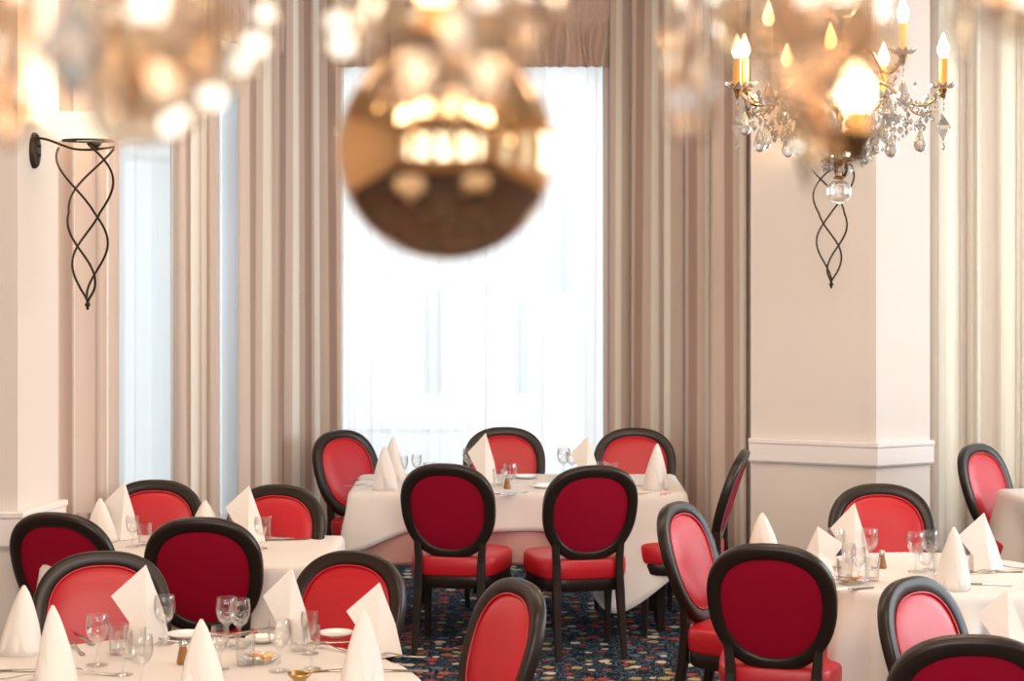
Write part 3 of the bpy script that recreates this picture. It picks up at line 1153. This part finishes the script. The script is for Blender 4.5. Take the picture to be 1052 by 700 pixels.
GL = {}
for k in ('wine', 'small', 'tumbler'):
    me = MB().lathe(glass_profile(k), 28)
    o = me.build('tmp', M['glass'], None, True, angle=60)
    GL[k] = o.data
    bpy.data.objects.remove(o)
GNAME = {'wine': 'wine_glass', 'small': 'wine_glass', 'tumbler': 'tumbler'}
GCAT = {'wine': 'wine glass', 'small': 'wine glass', 'tumbler': 'tumbler'}
GLASSES = [
    (100, 684, 'wine', 'stemmed glass furthest left on the front left table, before the red chair'),
    (121, 672, 'tumbler', 'tumbler just right of the leftmost stemmed glass on the front left table'),
    (127, 694, 'small', 'small stemmed glass before the big sail napkin at bottom left'),
    (140, 676, 'tumbler', 'tumbler before the foot of the big sail napkin at bottom left'),
    (145, 708, 'wine', 'stemmed glass cut by the bottom edge, left of the pepper shaker'),
    (169, 662, 'wine', 'stemmed glass right of the big sail napkin, under the dark-backed chair'),
    (233, 664, 'wine', 'stemmed goblet, left one of the overlapping pair under the dark-backed chair'),
    (246, 666, 'wine', 'stemmed goblet, right one of the overlapping pair under the dark-backed chair'),
    (226, 688, 'small', 'small stemmed glass at the foot of the goblet pair'),
    (252, 684, 'tumbler', 'tumbler before the goblet pair, by the dish of sachets'),
    (287, 690, 'wine', 'stemmed glass before the sail napkin, right of the dish of sachets'),
    (307, 668, 'tumbler', 'tumbler before the red chair at the right of the front left table'),
    (320, 688, 'small', 'small stemmed glass with dark stem right of the middle sail napkin'),
    (318, 672, 'small', 'small stemmed glass half hidden behind the dark-stemmed one'),
    (86, 549, 'tumbler', 'tumbler furthest left on the middle left table'),
    (97, 549, 'tumbler', 'tumbler beside the leftmost one on the middle left table'),
    (136, 562, 'small', 'small glass before the red chair by the blue voile'),
    (149, 560, 'tumbler', 'tumbler before the red chair by the blue voile, right of a small glass'),
    (232, 550, 'tumbler', 'tumbler left of the sail napkin under the striped curtain'),
    (243, 554, 'small', 'small glass at the left foot of the sail napkin under the striped curtain'),
    (268, 564, 'small', 'small glass at the right foot of the sail napkin under the striped curtain'),
    (273, 553, 'tumbler', 'tumbler before the red chair under the striped curtain'),
    (414, 494, 'small', 'small glass near the slim napkin, left part of the window table'),
    (428, 492, 'small', 'small glass against the window above the left dark-backed chair'),
    (441, 493, 'tumbler', 'tumbler against the window above the left dark-backed chair'),
    (482, 490, 'wine', 'stemmed glass at the left of the sail napkin on the window table'),
    (512, 500, 'tumbler', 'tumbler right of the sail napkin, before the middle chair of the window table'),
    (524, 508, 'wine', 'stemmed glass between the two dark-backed chairs on the window table'),
    (579, 490, 'wine', 'stemmed glass against the window, left of a pair above the right dark-backed chair'),
    (588, 491, 'wine', 'stemmed glass against the window, right of a pair above the right dark-backed chair'),
    (618, 492, 'tumbler', 'tumbler right of the second sail napkin of the window table'),
    (629, 493, 'tumbler', 'tumbler before the last chair behind the window table'),
    (859, 584, 'wine', 'stemmed glass left of the sail napkin under the pier chair'),
    (868, 600, 'tumbler', 'tumbler at the front of the glass cluster on the chandelier table'),
    (872, 594, 'small', 'small stemmed glass in the cluster before the sail napkin under the pier'),
    (882, 598, 'small', 'small stemmed glass at the middle of the cluster under the pier chair'),
    (893, 584, 'wine', 'stemmed glass right of the sail napkin under the pier chair'),
    (896, 597, 'tumbler', 'tumbler at the right of the glass cluster on the chandelier table'),
    (941, 588, 'wine', 'stemmed glass left of the napkin cone on the chandelier table'),
    (951, 597, 'small', 'small stemmed glass in front of the large one, left of the napkin cone'),
    (956, 586, 'wine', 'stemmed glass behind, nearest the napkin cone on the chandelier table'),
    (966, 592, 'tumbler', 'tumbler touching the napkin cone on the chandelier table'),
    (996, 583, 'tumbler', 'tumbler between the cone and the sail napkin of the chandelier table'),
]
for i, (px, py, k, lab) in enumerate(GLASSES):
    o = bpy.data.objects.new(GNAME[k], GL[k])
    C.objects.link(o)
    o.location = on_table(px, py)
    tag(o, lab, GCAT[k], 'glasses on the laid tables')


def outline_plate(pts, t, zf=lambda x: 0.0, hw=None):
    """Flat metal strip along x: pts = (x, half width); zf gives its arch."""
    vs = []
    for x, w_ in pts:
        z = zf(x)
        vs += [(x, -w_, z + t * 0.3), (x, 0, z + t), (x, w_, z + t * 0.3), (x, 0, z)]
    k = len(pts)
    fs = [(i * 4 + j, i * 4 + (j + 1) % 4, (i + 1) * 4 + (j + 1) % 4, (i + 1) * 4 + j) for i in range(k - 1) for j in range(4)]
    fs += [(3, 2, 1, 0), tuple((k - 1) * 4 + j for j in range(4))]
    return vs, fs


def cutlery_mesh(kind):
    mb = MB()
    if kind == 'knife':
        vs, fs = outline_plate([(-0.11, 0.007), (-0.105, 0.0085), (-0.05, 0.007), (0.0, 0.0055), (0.005, 0.009), (0.06, 0.0105), (0.095, 0.008), (0.112, 0.001)], 0.006)
        mb.add(vs, fs)
    elif kind == 'spoon':
        arch = lambda x: 0.004 + 0.010 * math.exp(-((x - 0.03) / 0.04) ** 2)
        vs, fs = outline_plate([(-0.095, 0.006), (-0.085, 0.0085), (-0.03, 0.004), (0.03, 0.003), (0.045, 0.006)], 0.004, arch)
        mb.add(vs, fs)
        n = 20
        vs = []
        for r, z in ((1.0, 0.010), (0.8, 0.0045), (0.45, 0.0012), (0.02, 0.0)):
            for j in range(n):
                a = 2 * PI * j / n
                vs.append((0.068 + 0.028 * r * math.cos(a), 0.019 * r * math.sin(a), z + 0.003))
        fs = [(i * n + j, i * n + (j + 1) % n, (i + 1) * n + (j + 1) % n, (i + 1) * n + j) for i in range(3) for j in range(n)]
        mb.add(vs, fs)
    else:
        arch = lambda x: 0.002 + 0.011 * math.exp(-((x - 0.03) / 0.04) ** 2)
        vs, fs = outline_plate([(-0.095, 0.006), (-0.085, 0.0085), (-0.03, 0.004), (0.025, 0.003), (0.038, 0.010), (0.055, 0.0125), (0.058, 0.0125)], 0.004, arch)
        mb.add(vs, fs)
        for k in range(4):
            y = -0.0108 + 0.0072 * k
            mb.tube([(0.056, y, 0.010), (0.075, y, 0.0085), (0.098, y, 0.011)], [0.0016, 0.0015, 0.0007], 6)
    return mb


CU = {}
for k in ('knife', 'spoon', 'fork'):
    o = cutlery_mesh(k).build('tmp', M['steel'], None, True, angle=50)
    CU[k] = o.data
    bpy.data.objects.remove(o)
CUT = [
    (12, 690, 'knife', 5, 'knife at the left edge, between the two napkin cones'),
    (18, 699, 'fork', 8, 'fork at the left edge under the knife, by the tall napkin cone'),
    (79, 668, 'fork', 115, 'fork right of the tall napkin cone, under the bright red chair'),
    (86, 657, 'knife', 118, 'knife leaning away behind the fork under the bright red chair'),
    (90, 693, 'spoon', 165, 'spoon right of the tall napkin cone at bottom left'),
    (168, 660, 'fork', 175, 'fork lying behind the pepper shaker'),
    (215, 652, 'knife', 150, 'knife at the far rim under the dark-backed chair, left of the goblets'),
    (262, 652, 'fork', 40, 'fork at the far rim right of the goblet pair'),
    (255, 650, 'knife', 45, 'knife at the far rim right of the goblet pair'),
    (335, 661, 'knife', 12, 'knife before the bright red chair at the far right rim'),
    (342, 668, 'fork', 140, 'fork between the small glasses and the right sail napkin'),
    (338, 690, 'knife', 15, 'knife pointing to the napkin cone at the bottom right'),
    (408, 676, 'fork', 178, 'fork at the right rim of the front left table'),
    (404, 690, 'knife', 176, 'knife at the right rim below the fork'),
    (305, 552, 'fork', 8, 'fork on the middle left table below the red chair'),
    (292, 555, 'knife', 12, 'knife on the middle left table below the red chair'),
    (378, 494, 'knife', 5, 'knife at the left end of the window table'),
    (371, 500, 'fork', 5, 'fork at the left corner of the window table'),
    (513, 508, 'knife', 35, 'knife between the dark-backed chairs, at the near rim of the window table'),
    (527, 509, 'fork', 35, 'fork between the dark-backed chairs, at the near rim of the window table'),
    (545, 498, 'knife', 160, 'knife in the middle of the window table'),
    (648, 500, 'fork', 170, 'fork left of the napkin cone at the right end of the window table'),
    (862, 596, 'spoon', 155, 'spoon at the left of the chandelier table'),
    (870, 606, 'knife', 14, 'knife at the near left rim of the chandelier table'),
    (850, 600, 'fork', 14, 'fork by the large dark-backed chair, chandelier table'),
    (1004, 590, 'fork', 20, 'fork before the sail napkin on the chandelier table'),
    (1022, 588, 'knife', 178, 'knife right of the sail napkin on the chandelier table'),
    (1010, 601, 'knife', 170, 'knife right of the napkin cone, near rim of the chandelier table'),
    (1035, 585, 'fork', 175, 'fork at the right edge of the chandelier table'),
]
for px, py, k, ang, lab in CUT:
    o = bpy.data.objects.new(k, CU[k])
    C.objects.link(o)
    o.location = on_table(px, py)
    o.rotation_euler = (0, 0, R(ang))
    tag(o, lab, k, 'cutlery on the laid tables')


def plate(px, py, r, lab):
    o = MB().lathe([(0.001, 0.004), (r * 0.62, 0.004), (r * 0.70, 0.006), (r, 0.016), (r, 0.018), (r * 0.68, 0.010), (r * 0.6, 0.0075), (0.001, 0.0075)], 40).build('side_plate', M['china'], None, True, loc=on_table(px, py), angle=50)
    tag(o, lab, 'plate')


plate(269, 660, 0.055, 'white side plate between goblets and sail napkin, front left table')
plate(190, 656, 0.06, 'white side plate under the dark-backed chair on the front left table')
plate(345, 655, 0.06, 'white side plate at the far right rim, before the bright red chair')
plate(540, 492, 0.07, 'white side plate before the middle chair on the window table')
plate(560, 502, 0.07, 'white side plate between the two dark-backed chairs of the window table')


def shaker(px, py, content, lab):
    t = thing('shaker', lab, 'shaker', on_table(px, py))
    MB().lathe([(0.001, 0.0), (0.019, 0.0), (0.0205, 0.004), (0.0195, 0.012), (0.012, 0.050), (0.0115, 0.056), (0.001, 0.056)], 8).build('body', M[content], t)
    MB().lathe([(0.0125, 0.055), (0.0135, 0.058), (0.0130, 0.068), (0.008, 0.074), (0.001, 0.075)], 16).build('cap', M['steel'], t, True)


shaker(188, 682, 'pepper', 'pepper shaker filled with brown pepper on the front left table')
shaker(906, 584, 'pepper', 'pepper shaker beside the glass cluster on the chandelier table')
shaker(521, 503, 'pepper', 'pepper shaker beside the stemmed glass on the window table')
shaker(1003, 582, 'salt', 'salt shaker left of the sail napkin on the chandelier table')


def dish(px, py, lab):
    t = thing('sachet_dish', lab, 'dish', on_table(px, py))
    MB().lathe([(0.001, 0.003), (0.04, 0.003), (0.062, 0.022), (0.064, 0.022), (0.042, 0.0), (0.001, 0.0)], 32).build('bowl', M['glass'], t, True)
    rnd = random.Random(px)
    for k in range(6):
        m = Matrix.Translation((rnd.uniform(-0.024, 0.024), rnd.uniform(-0.02, 0.02), 0.008 + 0.004 * k)) @ Matrix.Rotation(rnd.uniform(0, 3), 4, 'Z')
        MB().box(-0.02, 0.02, -0.013, 0.013, 0, 0.004, m).build('sachet', M[('butter', 'orange', 'china')[k % 3]], t)


dish(268, 681, 'glass dish of yellow and orange sachets beside the goblets, front left table')
dish(876, 600, 'glass dish of yellow sachets before the glass cluster, chandelier table')
t = thing('salt_cellar', 'small gold salt cellar at the bottom edge of the front left table', 'salt cellar', on_table(308, 703))
MB().lathe([(0.001, 0.0), (0.02, 0.0), (0.024, 0.004), (0.016, 0.010), (0.034, 0.026), (0.038, 0.034), (0.035, 0.034), (0.028, 0.024), (0.001, 0.014)], 24).build('bowl', M['brass'], t, True)
MB().tube([(0.0, 0.0, 0.024), (0.03, 0.0, 0.036), (0.062, 0.004, 0.045)], [0.006, 0.0022, 0.003], 8).build('spoon', M['brass'], t, True)


# ------------------------------------------------------------------ wall lamps
def wall_lamp(loc, rz, label):
    """Origin on the wall face at the plate's centre; +X is out of the wall."""
    t = thing('wall_lamp', label, 'wall lamp', loc, rz)
    n = 28
    vs = []
    for x, sy, sz in ((0.0, 0.040, 0.078), (0.010, 0.040, 0.078), (0.020, 0.034, 0.070), (0.024, 0.020, 0.05)):
        for j in range(n):
            a = 2 * PI * j / n
            vs.append((x, sy * math.cos(a), sz * math.sin(a)))
    fs = [(i * n + j, i * n + (j + 1) % n, (i + 1) * n + (j + 1) % n, (i + 1) * n + j) for i in range(3) for j in range(n)]
    fs.append(tuple(3 * n + j for j in range(n)))
    pl = MB().add(vs, fs).build('wall_plate', M['iron'], t, True, angle=40)
    MB().ball((0.030, 0.0, 0.02), 0.007).ball((0.030, 0.0, -0.02), 0.007).build('screws', M['iron'], pl, True)
    MB().tube(smooth_path([(0.018, 0, 0.055), (0.07, 0, 0.045), (0.14, 0, 0.020), (0.20, 0, 0.004), (0.28, 0, 0.002), (0.375, 0, 0.012)]), 0.0055, 8).build('arm', M['iron'], t, True)
    # three bars plaited round each other, gathered in a finial below
    cx, zt, zb = 0.252, 0.01, -0.655
    for k in range(3):
        pts = []
        for i in range(49):
            u = i / 48
            env = 0.135 * (1 - u) ** 0.9 * (0.62 + 0.38 * abs(math.cos(u * PI * 1.2))) + 0.036 * math.sin(PI * u) ** 0.8 * (0.4 + u)
            if u > 0.9:
                env *= math.cos((u - 0.9) / 0.1 * PI / 2) ** 0.8 * 0.95 + 0.05
            a = 2 * PI * k / 3 + PI + u * PI * 1.8
            pts.append((cx + env * math.cos(a), env * math.sin(a), zt + (zb - zt) * u))
        MB().tube(pts, 0.0052, 8).build('scrolled_bar', M['iron'], t, True)
    MB().ball((cx, 0, zb - 0.006), 0.012, 12, 8).ball((cx, 0, zb - 0.022), 0.007).build('finial', M['iron'], t, True)
    ring = [(cx + 0.105 * math.cos(2 * PI * i / 24), 0.105 * math.sin(2 * PI * i / 24), 0.040) for i in range(25)]
    MB().tube(ring, 0.005, 8, False).build('shade_ring', M['iron'], t, True)
    MB().lathe([(0.001, 0.0), (0.016, 0.002), (0.030, 0.016), (0.034, 0.030), (0.001, 0.030)], 20, (cx + 0.03, 0, 0.006)).build('lamp_cup', M['iron'], t, True)
    # the lit glass trough above the ring: it leans back toward the wall
    vs = []
    nn, mm = 20, 6
    for j in range(mm + 1):
        v = j / mm
        for i in range(nn + 1):
            u = -1 + 2 * i / nn
            a = u * PI / 2
            x0 = 0.125 - 0.070 * v
            wx = 0.225
            vs.append((x0 + wx * (0.5 + 0.5 * math.sin(a)), -(0.075 + 0.05 * v) * math.cos(a), 0.042 + 0.118 * v))
    W = nn + 1
    fs = [(b * W + a, b * W + a + 1, (b + 1) * W + a + 1, (b + 1) * W + a) for b in range(mm) for a in range(nn)]
    vs2 = [(x, -y, z) for x, y, z in vs]
    s = MB().add(vs, fs).add(vs2, [f[::-1] for f in fs]).build('lamp_shade', M['shade'], t, True)
    s['label'] = 'glowing cream glass shade'
    ld = bpy.data.lights.new('wall_lamp_light', 'POINT')
    ld.energy = 9
    ld.color = (1.0, 0.72, 0.42)
    ld.shadow_soft_size = 0.05
    lo = bpy.data.objects.new('lamp_light', ld)
    lo.location = (cx - 0.04, 0, 0.24)
    lo.parent = t
    C.objects.link(lo)
    return t


wall_lamp((-2.058, 7.475 * K, 2.465), -math.atan2(0.085, 0.37), 'scrolled iron wall lamp with glowing shade on the left pier')
nd = math.atan2(-0.928, -0.373)
wall_lamp((1.86, 9.826 * K, 2.49), nd, 'scrolled iron wall lamp on the chamfered pier, its lower end showing under the chandelier')


# ------------------------------------------------------------------ crystal chandelier over the right table
def chandelier(center, label):
    t = thing('chandelier', label, 'chandelier', center)      # local z = 0 at the ball's centre
    rnd = random.Random(5)
    MB().ball((0, 0, 0), 0.047, 32, 20).build('crystal_ball', M['crystal'], t, True)
    MB().lathe([(0.001, 0.045), (0.020, 0.046), (0.022, 0.052), (0.010, 0.060), (0.008, 0.075), (0.018, 0.090), (0.022, 0.110), (0.010, 0.125), (0.010, 0.15), (0.028, 0.17), (0.030, 0.20), (0.012, 0.225),
                (0.012, 0.40), (0.03, 0.43), (0.035, 0.47), (0.012, 0.5), (0.010, 0.9), (0.001, 0.9)], 24).build('stem', M['gold'], t, True, angle=40)
    MB().lathe([(0.012, 0.10), (0.055, 0.115), (0.060, 0.125), (0.03, 0.122), (0.012, 0.118)], 24).build('lower_pan', M['gold'], t, True)
    MB().lathe([(0.012, 0.62), (0.06, 0.66), (0.09, 0.72), (0.07, 0.74), (0.012, 0.76)], 24).build('upper_bowl', M['crystal'], t, True)
    MB().tube([(0, 0, 0.9), (0, 0, CH - center[2] - 0.03)], 0.008, 8).build('chain', M['gold'], t, True)
    MB().lathe([(0.06, CH - center[2] - 0.03), (0.055, CH - center[2] - 0.01), (0.05, CH - center[2])], 20).build('ceiling_rose', M['gold'], t, True)
    # two small lit crystals deep in the cluster, their shine painted as glowing bulbs
    for x in (-0.032, 0.026):
        MB().lathe([(0.001, 0.128), (0.008, 0.134), (0.010, 0.15), (0.006, 0.172), (0.001, 0.182)], 12, (x, -0.045, 0)).build('bulb', M['bulb'], t, True)
    arms = [(4, 0.385, 0.0, 1), (56, 0.33, 0.105, 0), (104, 0.385, 0.0, 1), (150, 0.33, 0.105, 0), (176, 0.385, 0.0, 1), (200, 0.36, 0.015, 1), (248, 0.385, 0.0, 1), (306, 0.385, 0.0, 1)]
    for deg, rad, up, amber in arms:
        # degrees count clockwise from +X toward the viewer (-Y)
        dx, dy = math.cos(R(deg)), -math.sin(R(deg))
        prof = [(0.02, 0.30 + up), (0.09, 0.40 + up), (0.17, 0.40 + up), (rad * 0.66, 0.335 + up), (rad * 0.84, 0.325 + up), (rad, 0.375 + up)]
        arm = MB().tube(smooth_path([(dx * r, dy * r, z) for r, z in prof], 5), 0.0065, 8).build('arm', M['gold'], t, True)
        prof2 = [(rad * 0.66, 0.335 + up), (rad * 0.70, 0.30 + up), (rad * 0.80, 0.285 + up), (rad * 0.9, 0.30 + up)]
        MB().tube(smooth_path([(dx * r, dy * r, z) for r, z in prof2], 5), 0.004, 6).build('scroll', M['gold'], arm, True)
        tx, ty, tz = dx * rad, dy * rad, 0.375 + up
        MB().lathe([(0.001, -0.030), (0.008, -0.026), (0.010, -0.010), (0.022, 0.006), (0.022, 0.012), (0.001, 0.012)], 16, (tx, ty, tz)).build('candle_cup', M['gold'], t, True)
        # crystal rosette drip pan
        mb = MB()
        for k in range(12):
            a = 2 * PI * k / 12
            c, s = math.cos(a), math.sin(a)
            p0 = Vector((tx, ty, tz + 0.012))
            q = [p0 + Vector((c * 0.012, s * 0.012, 0)), p0 + Vector((c * 0.034 - s * 0.012, s * 0.034 + c * 0.012, 0.004)), p0 + Vector((c * 0.056, s * 0.056, 0.020)), p0 + Vector((c * 0.034 + s * 0.012, s * 0.034 - c * 0.012, 0.004)), p0 + Vector((c * 0.03, s * 0.03, 0.014)), p0 + Vector((c * 0.034, s * 0.034, -0.002))]
            mb.add(q, [(0, 1, 4), (1, 2, 4), (2, 3, 4), (3, 0, 4), (0, 5, 1), (1, 5, 2), (2, 5, 3), (3, 5, 0)])
        mb.build('drip_pan', M['crystal'], t)
        MB().lathe([(0.0155, 0.012), (0.0155, 0.118), (0.012, 0.122), (0.001, 0.122)], 14, (tx, ty, tz)).build('candle', M['candle'] if amber else M['candle_pale'], t, True, angle=50)
        MB().lathe([(0.001, 0.120), (0.013, 0.126), (0.023, 0.146), (0.022, 0.162), (0.011, 0.192), (0.004, 0.210), (0.001, 0.216)], 16, (tx, ty, tz)).build('bulb', M['bulb'], t, True)
        # strand of octagon beads from the cup down to the lower pan and another to the stem
        mb = MB()
        for (ex, ey, ez), sag, cnt in (((dx * 0.055, dy * 0.055, 0.125), 0.09, 22), ((dx * 0.03, dy * 0.03, 0.45 + up), 0.14, 16)):
            for k in range(cnt + 1):
                u = k / cnt
                p = Vector((tx, ty, tz)).lerp(Vector((ex, ey, ez)), u)
                p.z -= sag * 4 * u * (1 - u) * 0.6
                mb.gem((p.x, p.y, p.z), 0.0078, 0.009, 0.009, 6, rnd.uniform(0, 1))
        mb.build('bead_strand', M['crystal'], t)
        # scattered small drops under the arm
        for k, (rr, dz) in enumerate(((rad, -0.03), (rad * 0.78, 0.0), (rad * 0.5, -0.02))):
            c = (dx * rr, dy * rr, (0.375 if k == 0 else 0.29) + up + dz)
            mb = MB()
            for q in range(3):
                mb.gem((c[0], c[1], c[2] - 0.018 * q), 0.006, 0.008, 0.008, 6)
            if k == 0 and deg in (176, 4):
                mb.gem((c[0], c[1], c[2] - 0.105), 0.032, 0.045, 0.055, 4, rnd.uniform(0, 1))
                mb.gem((c[0], c[1], c[2] - 0.178), 0.008, 0.016, 0.016, 6)
            else:
                # pear drop
                zz = c[2] - 0.052
                mb.lathe([(0.001, 0.0), (0.008, -0.014), (0.022, -0.05), (0.026, -0.066), (0.018, -0.084), (0.001, -0.092)], 8, (c[0], c[1], zz))
            mb.build('pendant', M['crystal'], t)
    # crystal flower sprays round the middle
    mb = MB()
    for k in range(430):
        a = rnd.uniform(0, 2 * PI)
        r = 0.02 + 0.36 * rnd.random() ** 0.8
        z = 0.10 + r * 0.62 + rnd.uniform(-0.06, 0.06)
        mb.gem((r * math.cos(a), r * math.sin(a), z), rnd.uniform(0.007, 0.013), 0.013, 0.016, rnd.choice((4, 5, 6)), rnd.uniform(0, 1))
    sp = mb.build('crystal_spray', M['crystal'], t)
    sp['kind'] = 'stuff'
    for dx, dz, w in ((-0.26, 0.42, 6), (0.22, 0.46, 6), (0.0, 0.40, 5)):
        ld = bpy.data.lights.new('chandelier_light', 'POINT')
        ld.energy = w * 2.2
        ld.color = (1.0, 0.68, 0.38)
        ld.shadow_soft_size = 0.03
        lo = bpy.data.objects.new('chandelier_glow', ld)
        lo.location = (dx, 0.05, dz + 0.1)
        lo.parent = t
        C.objects.link(lo)
    return t


YD = 6.5 * K
chandelier((X_at(862, YD), YD, HC + (HY - 197) / FPX * YD), 'small crystal chandelier with lit candle bulbs and a clear ball, over the right table')


# ------------------------------------------------------------------ the gold chandelier close to the viewer
def PT(px, py, d):
    d *= K
    return Vector(((px - 526) / FPX * d, d, HC + (HY - py) / FPX * d))


t = thing('chandelier', 'blurred gold and amber chandelier close by, with a large gold mirror ball', 'chandelier', PT(458, 155, 1.1))
O = PT(458, 155, 1.1)


def LP(px, py, d):
    return PT(px, py, d) - O


MB().ball((0, 0, 0), 0.0695, 64, 40).build('mirror_ball', M['goldball'], t, True)
MB().lathe([(0.001, 0.068), (0.024, 0.070), (0.028, 0.078), (0.014, 0.086), (0.012, 0.10), (0.026, 0.12), (0.030, 0.15), (0.012, 0.17), (0.012, 0.30), (0.05, 0.34), (0.05, 0.38), (0.012, 0.42), (0.012, 1.3), (0.001, 1.3)], 28).build('stem', M['gold'], t, True)
MB().tube([(0, 0, 1.3), (0, 0, CH - O.z - 0.03)], 0.01, 8).build('chain', M['gold'], t, True)
MB().lathe([(0.09, CH - O.z - 0.04), (0.08, CH - O.z - 0.01), (0.07, CH - O.z)], 20).build('ceiling_rose', M['gold'], t, True)
rnd = random.Random(21)
# spray of amber prisms hanging round the stem, in front of the ball's top
for (px, py, d, r, h) in ((440, 20, 0.98, 0.013, 0.045), (470, 48, 0.97, 0.014, 0.05), (500, 30, 1.0, 0.013, 0.05), (455, 75, 0.96, 0.011, 0.03), (492, 72, 0.97, 0.012, 0.032), (410, 28, 1.05, 0.012, 0.03),
                          (520, 10, 1.02, 0.013, 0.04), (385, 8, 1.05, 0.012, 0.03), (360, 22, 1.1, 0.010, 0.022), (350, 55, 1.12, 0.010, 0.022), (478, 5, 0.95, 0.012, 0.03), (430, 55, 1.0, 0.010, 0.03)):
    c = LP(px, py, d)
    mb = MB()
    mb.gem(c, r, h * 0.55, h * 0.55, 6, rnd.uniform(0, 1))
    mb.tube([c + Vector((0, 0, h * 0.5)), c + Vector((0, 0, 0.22))], 0.0008, 5)
    mb.build('crystal_drop', M['amber'], t)
# arms: (tip px, cup py, distance, bulb)
TIPS = [(880, 146, 1.00), (446, 46, 0.84), (30, -60, 1.05), (150, -20, 0.9), (790, -35, 0.9), (1060, -2, 1.0), (560, -80, 1.4), (250, -70, 1.35)]
for i, (px, py, d) in enumerate(TIPS):
    tip = LP(px, py, d)
    h = Vector((tip.x, tip.y, 0))
    rad = h.length
    h.normalize()
    hz = 0.34
    prof = [(0.04, hz), (rad * 0.30, hz + 0.04), (rad * 0.58, hz - 0.02), (rad * 0.78, (tip.z + hz) / 2 - 0.03), (rad * 0.92, tip.z + 0.005), (rad, tip.z)]
    arm = MB().tube(smooth_path([(h.x * r, h.y * r, z) for r, z in prof], 6), 0.005, 10).build('arm', M['gold'], t, True)
    MB().lathe([(0.001, -0.012), (0.006, -0.010), (0.008, 0.0), (0.015, 0.004), (0.017, 0.008), (0.001, 0.006)], 20, tip).build('candle_cup', M['gold'], t, True)
    MB().lathe([(0.007, 0.006), (0.007, 0.020), (0.001, 0.020)], 14, tip).build('candle', M['candle'], t, True)
    MB().lathe([(0.001, 0.018), (0.006, 0.020), (0.009, 0.028), (0.008, 0.036), (0.004, 0.044), (0.001, 0.047)], 16, tip).build('bulb', M['bulb'], t, True)
    # amber prisms along the arm
    for k in range(4):
        u = 0.35 + 0.18 * k
        p = Vector((h.x * rad * u, h.y * rad * u, hz * (1 - u) + tip.z * u - 0.03 - 0.01 * (k % 2)))
        MB().gem(p, 0.0095, 0.02, 0.028, 6, rnd.uniform(0, 1)).build('crystal_drop', M['amber'], arm)
# the long swag at the left
sw = smooth_path([LP(284, -40, 0.80), LP(275, 15, 0.80), LP(256, 66, 0.80), LP(220, 100, 0.80), LP(180, 124, 0.80), LP(140, 138, 0.80), LP(112, 134, 0.80), LP(96, 90, 0.82), LP(88, -40, 0.85)], 6)
mb = MB()
acc = 0.0
last = sw[0]
for p in sw:
    acc += (p - last).length
    last = p
    if acc > 0.0085:
        mb.ball(p, 0.0056, 10, 7)
        acc = 0.0
mb.tube(sw, 0.0008, 5)
mb.build('bead_swag', M['amber'], t, True)
for k, (px, py) in enumerate(((272, 14), (262, 46), (248, 66), (219, 100), (184, 120), (176, 128), (345, 22), (352, 46), (118, 12))):  # added glowing balls where the crystals only catch the bulbs' light
    MB().ball(LP(px, py, 0.79), 0.0048 if k % 2 else 0.0036, 10, 8).build('glint_bead', M['beadglint'], t, True)
# big amber glass drops and leaves that fill the space of the swag and hang at the right
for (px, py, d, r, h) in ((425, 15, 0.62, 0.020, 0.07), (500, 25, 0.62, 0.018, 0.06), (470, 70, 0.66, 0.014, 0.04), (540, 0, 0.7, 0.016, 0.05),
                          (825, 25, 0.66, 0.020, 0.07), (860, 15, 0.66, 0.018, 0.06), (700, 90, 0.72, 0.009, 0.045),
                          (160, 25, 0.66, 0.024, 0.07), (205, 15, 0.66, 0.016, 0.06), (5, 40, 0.7, 0.012, 0.09), (1045, -10, 0.7, 0.016, 0.04), (350, 30, 0.8, 0.010, 0.03),
                          (135, 20, 0.85, 0.020, 0.09), (175, 45, 0.86, 0.022, 0.10), (120, 85, 0.85, 0.016, 0.06), (205, 5, 0.9, 0.018, 0.07), (150, 100, 0.86, 0.014, 0.05), (10, 30, 0.85, 0.016, 0.12), (0, 95, 0.85, 0.012, 0.05),
                          (800, 10, 0.92, 0.018, 0.08), (835, 60, 0.94, 0.016, 0.08), (865, 10, 0.95, 0.018, 0.07), (810, 95, 0.95, 0.014, 0.06), (905, 35, 0.96, 0.014, 0.06), (712, 60, 0.95, 0.012, 0.06), (700, 15, 0.95, 0.012, 0.05), (722, 110, 0.95, 0.010, 0.04),
                          (770, 5, 0.92, 0.016, 0.06), (840, 125, 0.96, 0.012, 0.05)):
    c = LP(px, py, d)
    mb = MB()
    mb.lathe([(0.001, h * 0.5), (r * 0.35, h * 0.38), (r * 0.8, 0.05 * h), (r, -0.18 * h), (r * 0.7, -0.38 * h), (0.001, -0.5 * h)], 10, c)
    mb.tube([c + Vector((0, 0, h * 0.49)), c + Vector((0, 0, 0.20))], 0.0008, 5)
    o = mb.build('glass_drop', M['amberthin'], t, True, angle=30)
for (px, py, d, r, h) in ((75, 50, 0.8, 0.016, 0.05), (724, 85, 0.95, 0.010, 0.05)):
    c = LP(px, py, d)
    mb = MB().gem(c, r, h * 0.5, h * 0.5, 4, 0.3)
    mb.tube([c + Vector((0, 0, h * 0.49)), c + Vector((0, 0, 0.20))], 0.0008, 5)
    mb.build('crystal_plaque', M['crystal'], t)
